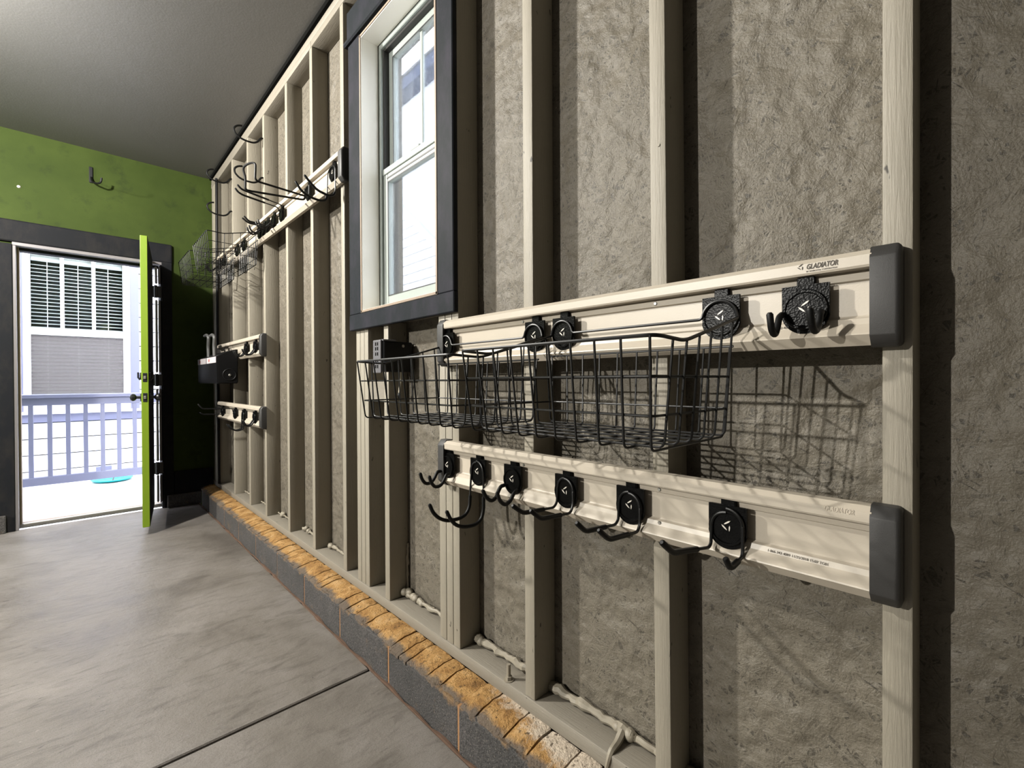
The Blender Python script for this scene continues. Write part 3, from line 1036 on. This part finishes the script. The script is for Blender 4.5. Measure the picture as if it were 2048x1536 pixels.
def text(name, s, size, loc, mat, parent, tilt=0.0, shear=0.0, extrude=0.00015, width=0.0, bold=0.0):
    cu = bpy.data.curves.new(name, 'FONT')
    cu.body = s
    cu.size = size
    cu.shear = shear
    cu.extrude = extrude
    cu.offset = bold
    o = bpy.data.objects.new(name, cu)
    C.objects.link(o)
    # glyph x runs along -Y, glyph y runs up, facing -X
    bpy.context.view_layer.update()
    dg = bpy.context.evaluated_depsgraph_get()
    me = bpy.data.meshes.new_from_object(o.evaluated_get(dg))
    bpy.data.objects.remove(o)
    me.materials.clear()
    me.materials.append(M[mat])
    xs = [v.co.x for v in me.vertices]
    k = width / (max(xs) - min(xs)) if width else 1.0
    rot = Matrix.Rotation(tilt, 3, 'Y') @ Matrix(((0, 0, -1), (-1, 0, 0), (0, 1, 0)))
    for v in me.vertices:
        v.co = rot @ Vector((v.co.x * k, v.co.y, v.co.z))
    m = bpy.data.objects.new(name, me)
    C.objects.link(m)
    m.parent = parent
    m.location = Vector(loc) - origin(parent)
    return m

Z1, Z2 = 1.165, 0.760
r_up = rail(Z1, 0.137, 1.2925, 'upper pale slotted wall rail on the right holding two wire baskets', [(0.518, 0.114), (0.93, 0.114)])
r_lo = rail(Z2, 0.137, 1.2925, 'lower pale slotted wall rail on the right holding six black double hooks', [(0.510, 0.112), (0.508, 0.040), (0.93, 0.112), (0.93, .040), (0.152, .13)], h=0.149)
r_far = rail(2.052, 2.128, 4.69, 'long pale slotted wall rail high on the studs left of the window', [(2.56, 0.114), (3.0, .114)])
r_mid = rail(1.289, 3.424, 4.70, 'short pale slotted wall rail with the black bin in the far corner', [(3.8, 0.114)], h=.149)
r_low = rail(0.797, 3.436, 4.712, 'short pale slotted wall rail lowest in the far corner below the black bin', [(3.8, 0.114)], h=.147)

# lettering moulded and printed on the two near rails
text('maker_lettering', 'GLADIATOR', 0.0118, (-0.0352, 0.2255, Z1 + 0.1335), 'print', r_up, shear=0.25, width=0.0445, bold=0.0003)
text('maker_lettering', 'BY WHIRLPOOL CORPORATION', 0.0034, (-0.0352, 0.2255, Z1 + 0.1285), 'print', r_up, width=0.0435)
def emblem(parent, x, yc, zc, s, mat, name='emblem'):
    """three tapered strokes forming an open arrow head that points left"""
    bm = bmesh.new()
    for (y0, z0, y1, z1, w) in ((-0.55, 0.95, 0.55, 0.18, .13), (0.92, 0.10, -0.02, -0.72, .13), (-0.42, 0.12, -0.36, -0.85, .11)):
        # local: +right is -Y ; coordinates given as (left positive)
        p0, p1 = Vector((0, yc + y0 * s, zc + z0 * s)), Vector((0, yc + y1 * s, zc + z1 * s))
        dv = (p1 - p0)
        nv = Vector((0, -dv.z, dv.y)).normalized() * w * s
        pts = [p0, p0 + dv * .3 + nv, p0 + dv * .75 + nv * .8, p1, p0 + dv * .75 - nv * .8, p0 + dv * .3 - nv]
        a = [bm.verts.new((x, p.y, p.z)) for p in pts]
        b = [bm.verts.new((x - 0.0011, p.y, p.z)) for p in pts]
        bm.faces.new(a)
        bm.faces.new(b[::-1])
        for i in range(6):
            bm.faces.new((a[i], a[(i + 1) % 6], b[(i + 1) % 6], b[i]))
    return obj(name, bm, M[mat], parent)
emblem(r_up, -0.0345, 0.2335, Z1 + 0.1385, 0.0058, 'print', 'maker_emblem')
PR = '1-866-342-4089 11/25/2018 15:07 TG01'
text('printed_code', PR, 0.0062, (-0.0194, 0.292, Z2 + 0.0362), 'print', r_lo, tilt=0.30, width=0.093)
text('printed_code', PR, 0.0062, (-0.0194, 0.291, Z1 + 0.0368), 'print', r_up, tilt=0.30, width=0.093)
text('faded_lettering', 'GLADIATOR', 0.0118, (-0.0352, 0.200, Z2 + 0.1335), 'faint', r_lo, shear=0.25, width=0.040)

# ---- mounting bracket shared by hooks and baskets
def bracket(parent, yc, z0, detail=True):
    zc = z0 + 0.066
    bm = bmesh.new()
    # plate: square above, half round below
    prof = []
    n = 12 if detail else 6
    hw = 0.0355
    prof += [(-hw, z0 + 0.1085), (hw, z0 + 0.1085), (hw, zc - 0.006)]
    for i in range(n + 1):
        a = -math.pi * (0.06 + 0.88 * i / n)
        prof.append((0.0365 * math.cos(a), zc - 0.004 + 0.0375 * math.sin(a)))
    prof.append((-hw, zc - 0.006))
    A = [bm.verts.new((-0.0225, yc + y, z)) for y, z in prof]
    B = [bm.verts.new((-0.0285, yc + y, z)) for y, z in prof]
    bm.faces.new(A)
    bm.faces.new(B[::-1])
    for i in range(len(prof)):
        j = (i + 1) % len(prof)
        bm.faces.new((A[i], A[j], B[j], B[i]))
    # tab hooked up under the lip of the rail, with its rounded shoulder
    box(bm, -0.0245, -0.0135, yc - 0.0135, yc + 0.0135, z0 + 0.100, z0 + 0.1225, 0.0012)
    box(bm, -0.0290, -0.0200, yc - 0.034, yc + 0.034, z0 + 0.1000, z0 + 0.1088, 0.002)
    # foot tucked behind the lower lip
    box(bm, -0.0225, -0.0190, yc - 0.012, yc + 0.012, z0 + 0.037, z0 + 0.070)
    pl = obj('mounting_plate', bm, M['hammer'], parent)
    bm = bmesh.new()
    m = 28 if detail else 12
    ring_pts = [(-0.0305, yc + 0.0315 * math.cos(2 * math.pi * i / m), zc + 0.0315 * math.sin(2 * math.pi * i / m)) for i in range(m)]
    tube(bm, ring_pts, 0.0034, 6, closed=True)
    disc(bm, (-0.028, yc, zc), (-1, 0, 0), 0.030, 0.0028, m)
    obj('raised_disc', bm, M['hammer'], pl, smooth=True)
    if detail:
        emblem(pl, -0.0308, yc - 0.001, zc + 0.004, 0.0115, 'emblem')
    return pl

HOOKGRP = 'black hooks on the slotted wall rails'
def double_hook(label, yc, z0, arms, detail=True, arch=True, grip_from=2, rod=0.0033, grip=0.0056, rr=0.012, group=HOOKGRP):
    """arms: list of (y, [(x, z) ...]) from the plate outwards"""
    t = thing('double_hook', label, 'hook', (-0.03, yc, z0 + 0.066), group)
    bracket(t, yc, z0, detail)
    for y, pts in arms:
        p3 = [(x, y, z) for x, z in pts]
        zc = z0 + 0.066
        start = []
        if arch:     # the rod runs over the disc before it leaves the plate
            s = 1 if y > yc else -1
            for i in range(7):
                a = math.pi / 2 * (1 - i / 6)
                start.append((-0.0325, yc + s * abs(y - yc) * math.cos(a) * 1.0, max(p3[0][2], zc) + 0.030 * math.sin(a)))
        else:
            start = [(-0.030, y, p3[0][2])]
        bm = bmesh.new()
        full = start + p3
        tube(bm, round_path(full, rr, 4), rod, 8 if detail else 6)
        arm = obj('hook_arm', bm, M['wire'], t, smooth=True)
        g = p3[grip_from - 1:]
        if grip_from > 1:
            a0, a1 = Vector(p3[grip_from - 2]), Vector(p3[grip_from - 1])
            g = [tuple(a0.lerp(a1, 0.35))] + g
        path = round_path(g, rr, 5)
        d0 = (path[-1] - path[-2]).normalized()
        rad = [grip] * len(path)
        path = path + [path[-1] + d0 * grip * 0.6]
        rad.append(grip * 0.55)
        bm = bmesh.new()
        tube(bm, path, grip, 10 if detail else 7, radii=rad)
        obj('vinyl_grip', bm, M['grip'], arm, smooth=True)
    return t

J_A = [(-0.034, 0.806), (-0.054, 0.806), (-0.066, 0.785), (-0.080, 0.772), (-0.100, 0.772), (-0.114, 0.788), (-0.121, 0.809)]
def sh(pts, dx=0, dz=0):
    return [(x + (dx if i else 0), z + dz) for i, (x, z) in enumerate(pts)]
double_hook('small black curled double hook, last on the left end of the lower rail', 1.280, Z2, [(1.303, J_A), (1.257, sh(J_A, .005, -.004))], arch=False)
B_L = [(-0.032, 0.828), (-0.037, 0.77), (-0.040, 0.716), (-0.054, 0.694), (-0.082, 0.686), (-0.127, 0.689), (-0.156, 0.703), (-0.177, 0.724), (-0.188, 0.749)]
B_R = [(-0.032, 0.832), (-0.030, 0.777), (-0.031, 0.715), (-0.040, 0.687), (-0.064, 0.676), (-0.104, 0.678), (-0.137, 0.691), (-0.157, 0.715), (-0.168, 0.737)]
double_hook('large black double J hook reaching lowest below the lower rail', 1.120, Z2, [(1.146, B_L), (1.089, B_R)], grip_from=3, rr=0.02)
double_hook('small black curled double hook between the large J hook and a straight hook', 0.962, Z2,
            [(0.983, [(-0.034, .810), (-0.054, .809), (-0.063, .798), (-0.071, .780), (-0.090, .772), (-0.110, .787), (-0.121, .807)]),
             (0.937, [(-0.034, .804), (-0.049, .793), (-0.061, .775), (-0.080, .768), (-0.100, .783), (-0.109, .807)])], arch=False)
double_hook('black straight-armed double hook, third from the right on the lower rail', 0.764, Z2,
            [(0.787, [(-0.033, .832), (-0.035, .797), (-0.047, .785), (-0.159, .793), (-0.192, .816)]),
             (0.736, [(-0.033, .831), (-0.033, .800), (-0.042, .780), (-0.151, .788), (-0.184, .813)])], grip_from=4)
double_hook('black straight-armed double hook, second from the right on the lower rail', 0.575, Z2,
            [(0.601, [(-0.033, .829), (-0.035, .792), (-0.047, .782), (-0.158, .792), (-0.186, .815)]),
             (0.547, [(-0.033, .826), (-0.033, .791), (-0.042, .777), (-0.150, .786), (-0.184, .812)])], grip_from=4)
double_hook('black splayed double hook nearest the right end of the lower rail', 0.360, Z2,
            [(0.388, [(-0.033, .821), (-0.036, .790), (-0.047, .785), (-0.190, .812), (-0.226, .838)]),
             (0.330, [(-0.033, .834), (-0.032, .789), (-0.036, .779), (-0.091, .773), (-0.110, .795)])], grip_from=4)
double_hook('small black double hook alone at the right end of the upper rail', 0.229, Z1,
            [(0.261, [(-0.034, 1.227), (-0.055, 1.219), (-0.068, 1.196), (-0.079, 1.186), (-0.095, 1.194), (-0.103, 1.219)]),
             (0.203, [(-0.034, 1.225), (-0.046, 1.219), (-0.057, 1.197), (-0.075, 1.187), (-0.093, 1.195), (-0.106, 1.220)])], arch=False)

# ---- wire baskets
def basket(label, yA, yB, z0, zr, zb, near=True):
    """yA, yB: bracket centres, right and left"""
    t = thing('wire_basket', label, 'basket', (-0.2, (yA + yB) / 2, zb), 'black wire baskets on the slotted wall rails')
    n = 7 if near else 5
    Ya, Yb = yA - 0.034, yB + 0.034
    xf, xfb, xk, xkb = -0.334, -0.314, -0.044, -0.052
    bracket(t, yA, z0, near)
    bracket(t, yB, z0, near)
    zc = z0 + 0.066
    def wire(name, pts, r, rr=0.012, closed=False, seg=4):
        bm = bmesh.new()
        tube(bm, round_path(pts, rr, seg if near else 2, closed), r, n, closed)
        return obj(name, bm, M['wire'], t, smooth=True)
    arcA = [(-0.034, yA - 0.034 * math.cos(math.pi * i / 6), zc + 0.034 * math.sin(math.pi * i / 6)) for i in range(7)]
    arcB = [(-0.034, yB - 0.034 * math.cos(math.pi * i / 6), zc + 0.034 * math.sin(math.pi * i / 6)) for i in range(7)]
    rim = [(xf, Yb, zr), (xf, Ya, zr), (-0.245, Ya, zr - 0.004), (-0.036, Ya, zc - 0.004)] + arcA + arcB + [(-0.036, Yb, zc - 0.004), (-0.245, Yb, zr - 0.004)]
    wire('rim', rim, 0.0031, 0.02, True, 5)
    wire('back_wire', [(xk, Ya + 0.004, zr - 0.003), (xk, Yb - 0.004, zr - 0.003)], 0.0026)
    bar = 0.0021
    for i in range(10):
        f = i / 9
        yt = Ya + 0.010 + (Yb - Ya - 0.020) * f
        yb_ = Ya + 0.020 + (Yb - Ya - 0.040) * f
        wire('bar', [(xf, yt, zr), (xfb, yb_, zb), (xkb, yb_, zb), (xk, yt, zr - 0.003)], bar)
    def rz(x):
        return zr - 0.004 if x < -0.245 else zr - 0.004 + (zc - zr) * (x + 0.245) / 0.209
    for j in range(6):
        x = -0.284 + j * 0.0455
        wire('side_bar', [(x, Ya, rz(x)), (x, Ya + 0.015, zb + 0.003), (x, Yb - 0.015, zb + 0.003), (x, Yb, rz(x))], bar)
    for f in (0.345, 0.69):
        z = zr + (zb - zr) * f
        xo = xf + (xfb - xf) * f + 0.003
        xi = xk + (xkb - xk) * f
        o = 0.003 + 0.015 * f
        wire('hoop', [(xo, Ya + o, z), (xo, Yb - o, z), (xi, Yb - o, z), (xi, Ya + o, z)], bar, 0.012, True)
    return t
basket('black wire basket nearest the camera, on the right half of the upper rail', 0.372, 0.770, Z1, 1.177, 1.004)
basket('black wire basket on the left half of the upper rail, below the window', 0.872, 1.279, Z1, 1.171, 1.004)
ZF = 2.052
basket('black wire basket on the high rail, nearer the window of the far pair', 3.434, 3.839, ZF, ZF + 0.012, ZF - 0.161, False)
basket('black wire basket on the high rail, in the corner against the green wall', 4.033, 4.455, ZF, ZF + 0.012, ZF - 0.161, False)

# ---- hooks of the high rail
dzf = ZF - Z2
double_hook('large black double J hook at the window end of the high rail', 2.212, ZF,
            [(2.263, [(-0.033, 2.110), (-0.035, 2.04), (-0.042, 1.998), (-0.075, 1.989), (-0.118, 1.995), (-0.157, 2.012), (-0.182, 2.048)]),
             (2.170, [(-0.033, 2.110), (-0.033, 2.02), (-0.042, 1.996), (-0.066, 1.987), (-0.119, 1.999), (-0.148, 2.023), (-0.174, 2.050)])], grip_from=3, rr=.02)
t = thing('looped_hook', 'long black double-armed hook ending in an upright loop on the high rail', 'hook', (-0.03, 2.535, ZF + .066), HOOKGRP)
bracket(t, 2.535, ZF, False)
bm = bmesh.new()
tube(bm, round_path([(-0.032, 2.504, 2.15), (-0.034, 2.502, 2.092), (-0.060, 2.502, 2.086), (-0.292, 2.502, 2.097), (-0.288, 2.504, 2.186), (-0.310, 2.530, 2.187), (-0.330, 2.570, 2.172),
                     (-0.317, 2.572, 2.128), (-0.319, 2.572, 2.066), (-0.290, 2.572, 2.067), (-0.060, 2.570, 2.088), (-0.034, 2.570, 2.092), (-0.032, 2.568, 2.15)], 0.02), 0.0052, 8)
obj('hook_arm', bm, M['grip'], t, smooth=True)
double_hook('black double hook with long parallel arms turned up at the tips, high rail', 2.977, ZF,
            [(2.948, [(-0.033, 2.15), (-0.034, 2.166), (-0.045, 2.171), (-0.214, 2.198), (-0.247, 2.204), (-0.265, 2.222)]),
             (3.006, [(-0.033, 2.15), (-0.034, 2.164), (-0.046, 2.171), (-0.226, 2.194), (-0.249, 2.203), (-0.264, 2.221)])], detail=False, grip_from=4, arch=False)
double_hook('small black curled double hook just beyond the long-armed hook, high rail', 3.130, ZF, [(3.153, sh(J_A, 0, dzf)), (3.107, sh(J_A, 0, dzf))], detail=False, arch=False)
double_hook('black double hook with medium arms in the middle of the high rail', 3.258, ZF,
            [(3.232, [(-0.033, 2.108), (-0.047, 2.118), (-0.140, 2.120), (-0.165, 2.144)]), (3.286, [(-0.033, 2.110), (-0.05, 2.122), (-0.132, 2.127), (-0.162, 2.148)])], detail=False, arch=False, grip_from=3)
double_hook('small black curled double hook beside the nearer far basket, high rail', 3.350, ZF, [(3.373, sh(J_A, .005, dzf + .02)), (3.327, sh(J_A, .005, dzf + .02))], detail=False, arch=False)
double_hook('small black curled double hook at the corner end of the high rail', 4.620, ZF, [(4.643, sh(J_A, 0, dzf)), (4.597, sh(J_A, 0, dzf))], detail=False, arch=False)

# ---- hooks of the middle and lowest corner rails
dzm = 1.289 - Z2
double_hook('small black double hook at the right end of the corner rail holding the bin', 3.563, 1.289, [(3.586, sh(J_A, .02, dzm)), (3.540, sh(J_A, .02, dzm))], detail=False, arch=False)
double_hook('small black double hook closest to the black bin on its rail', 3.80, 1.289, [(3.823, sh(J_A, .02, dzm)), (3.777, sh(J_A, .02, dzm))], detail=False, arch=False)
zl = 0.797
dzl = zl - Z2
double_hook('small black double hook at the right end of the lowest corner rail', 3.589, zl, [(3.612, sh(J_A, 0.02, dzl)), (3.566, sh(J_A, 0.02, dzl))], detail=False, arch=False)
double_hook('black double J hook hanging below the lowest corner rail', 3.880, zl,
            [(3.905, [(-0.033, 0.86), (-0.034, .80), (-0.036, .764), (-0.075, .752), (-0.108, .770), (-0.129, .802)]), (3.853, [(-0.033, 0.86), (-0.034, .80), (-0.036, .764), (-0.075, .752), (-0.108, .770), (-0.129, .802)])], detail=False, grip_from=3, rr=.02)
double_hook('black double hook with long straight arms on the lowest corner rail', 4.140, zl,
            [(4.112, [(-0.033, .88), (-0.036, .905), (-0.06, .907), (-0.245, .914), (-0.272, .948)]), (4.170, [(-0.033, .88), (-0.036, .902), (-0.06, .904), (-0.235, .911), (-0.26, .944)])], detail=False, arch=False, grip_from=4)
double_hook('black double hook with level arms at the corner end of the lowest rail', 4.560, zl,
            [(4.535, [(-0.033, .84), (-0.05, .842), (-0.17, .846), (-0.19, .862)]), (4.585, [(-0.033, .84), (-0.05, .842), (-0.17, .846), (-0.19, .862)])], detail=False, arch=False, grip_from=3)

# ---- big screw-in utility hooks on two studs
UH = [(0.012, 2.763), (-0.004, 2.763), (-0.016, 2.757), (-0.033, 2.728), (-0.060, 2.712), (-0.110, 2.711), (-0.148, 2.722), (-0.172, 2.748), (-0.173, 2.775), (-0.152, 2.795), (-0.126, 2.802)]
for y, dz, lab in ((3.431, 0.0, 'large black screw-in hook, upper one on the stud nearer the window'),
                   (3.431, -0.266, 'large black screw-in hook, lower one on the stud nearer the window'),
                   (4.285, 0.0, 'large black screw-in hook, upper one nearest the green corner'),
                   (4.285, -0.262, 'large black screw-in hook, lower one nearest the green corner')):
    t = thing('utility_hook', lab, 'hook', (0.0, y, 2.763 + dz), 'large screw-in hooks on the far studs')
    bm = bmesh.new()
    tube(bm, [(0.02, y, 2.763 + dz), (-0.006, y, 2.763 + dz)], 0.0045, 8)
    obj('screw_shank', bm, M['blackmetal'], t)
    bm = bmesh.new()
    tube(bm, round_path([(x, y, z + dz) for x, z in UH[1:]], 0.03, 5), 0.0062, 8)
    obj('hook_arm', bm, M['grip'], t, smooth=True)

# ---- hook on the green wall
t = thing('wall_hook', 'black J hook screwed to the green wall above the door', 'hook', (-0.825, L, 2.80))
bm = bmesh.new()
box(bm, -0.842, -0.818, L - 0.010, L - .0005, 2.745, 2.875, 0.004)
obj('back_plate', bm, M['blackmetal'], t)
bm = bmesh.new()
tube(bm, round_path([(-0.829, L - 0.008, 2.79), (-0.826, L - 0.025, 2.755), (-0.815, L - 0.05, 2.735), (-0.785, L - 0.10, 2.722), (-0.772, L - 0.12, 2.735), (-0.770, L - 0.122, 2.765)], 0.03), 0.007, 8)
obj('hook_arm', bm, M['grip'], t, smooth=True)
# pale screw left in the wall
bm = bmesh.new()
disc(bm, (-1.235, L, 2.60), (0, -1, 0), 0.011, 0.006, 12, 0.008)
tag(obj('wall_plug', bm, M['label']), 'small pale plug left in the green wall near the left picture edge', 'plug')

# ---- black bin on the middle corner rail
bn = thing('storage_bin', 'black plastic bin with a white label strip hung in the far corner', 'bin', (-0.1, 4.34, 1.103))
ba, bb_ = 3.98, 4.70
bm = bmesh.new()
prof = [(-0.037, 1.112), (-0.045, 1.103), (-0.165, 1.103), (-0.175, 1.113), (-0.175, 1.305), (-0.120, 1.335), (-0.050, 1.362), (-0.037, 1.362)]
prism_y(bm, prof, ba, bb_)
bmesh.ops.bevel(bm, geom=[e for e in bm.edges if abs(e.verts[0].co.y - e.verts[1].co.y) < 1e-6], offset=0.006, segments=2, affect='EDGES')
obj('body', bm, M['bin'], bn)
for y0, y1 in ((4.012, 4.334), (4.367, 4.692)):
    bm = bmesh.new()
    box(bm, -0.1775, -0.1745, y0, y1, 1.259, 1.305, 0.001)
    lb = obj('label_strip', bm, M['label'], bn)
    bm = bmesh.new()
    ym = (y0 + y1) / 2
    box(bm, -0.1782, -0.1772, ym + 0.05, ym + 0.09, 1.272, 1.292)
    obj('red_mark', bm, M['redprint'], lb)
bm = bmesh.new()
m = 24
tube(bm, [(-0.095 + 0.042 * math.cos(2 * math.pi * i / m), ba - 0.002, 1.170 + 0.042 * math.sin(2 * math.pi * i / m)) for i in range(m)], 0.004, 6, closed=True)
disc(bm, (-0.095, ba, 1.170), (0, -1, 0), 0.038, 0.003, m)
obj('side_boss', bm, M['bin'], bn, smooth=True)
bm = bmesh.new()
disc(bm, (-0.092, ba - 0.003, 1.166), (0, -1, 0), 0.010, 0.006, 14, 0.006)
obj('bolt', bm, M['steel'], bn)
# two bent grey pegs standing on the bin
for y, z1, sg in ((4.44, 1.49, 1), (4.22, 1.475, 1)):
    t = None
    bm = bmesh.new()
    tube(bm, round_path([(-0.145, y, 1.318), (-0.145, y + 0.01, 1.40), (-0.145, y - 0.01 * sg, z1 - .01), (-0.150, y + 0.03, z1 + 0.012), (-0.150, y + 0.11, z1 + 0.008)], 0.02), 0.012, 8)
    obj('peg', bm, M['pegs'], bn, smooth=True)

# ---- outlet box beside the cripple stud
ob = thing('outlet_box', 'black outlet box with a grey slotted face on the short stud below the window', 'outlet', (0.0, 1.72, 1.16))
bm = bmesh.new()
box(bm, -0.055, 0.075, 1.667, 1.731, 1.150, 1.272, 0.004)
obj('body', bm, M['bin'], ob)
bm = bmesh.new()
box(bm, -0.064, -0.055, 1.678, 1.742, 1.145, 1.278, 0.004, 2)
fp = obj('face_plate', bm, M['outlet'], ob)
bm = bmesh.new()
box(bm, -0.057, 0.0, 1.667, 1.745, 1.272, 1.279, 0.002)
obj('top_cover', bm, M['outlet'], ob)
for z in (1.262, 1.243, 1.222, 1.196, 1.172):
    bm = bmesh.new()
    for yy in (1.700, 1.716):
        box(bm, -0.0655, -0.0635, yy - .003, yy + .003, z - .007, z + .006)
    obj('slot', bm, M['dark'], fp)
bm = bmesh.new()
disc(bm, (0.03, 1.667, 1.255), (0, -1, 0), 0.006, 0.003, 12)
obj('screw', bm, M['steel'], ob)
pc = thing('power_cord', 'short pale cord with a black plug dangling below the outlet box', 'cord', (0.03, 1.7, 1.06))
bm = bmesh.new()
tube(bm, round_path([(0.03, 1.685, 1.151), (0.032, 1.688, 1.12), (0.034, 1.702, 1.085), (0.034, 1.706, 1.065)], 0.02), 0.004, 8, radii=None)
obj('lead', bm, M['cord'], pc, smooth=True)
bm = bmesh.new()
ellipsoid(bm, (0.034, 1.707, 1.054), 0.007, 0.008, 0.012)
obj('plug', bm, M['grip'], pc, smooth=True)

# ---- black cable down the corner board
bm = bmesh.new()
tube(bm, [(-0.008, 4.80, 0.206), (-0.010, 4.80, 0.9), (-0.009, 4.802, 1.6), (-0.010, 4.80, 2.3), (-0.008, 4.80, 2.93)], 0.011, 8)
tag(obj('cable', bm, M['bin'], smooth=True), 'thick black cable running straight down the studs in the far corner', 'cable')
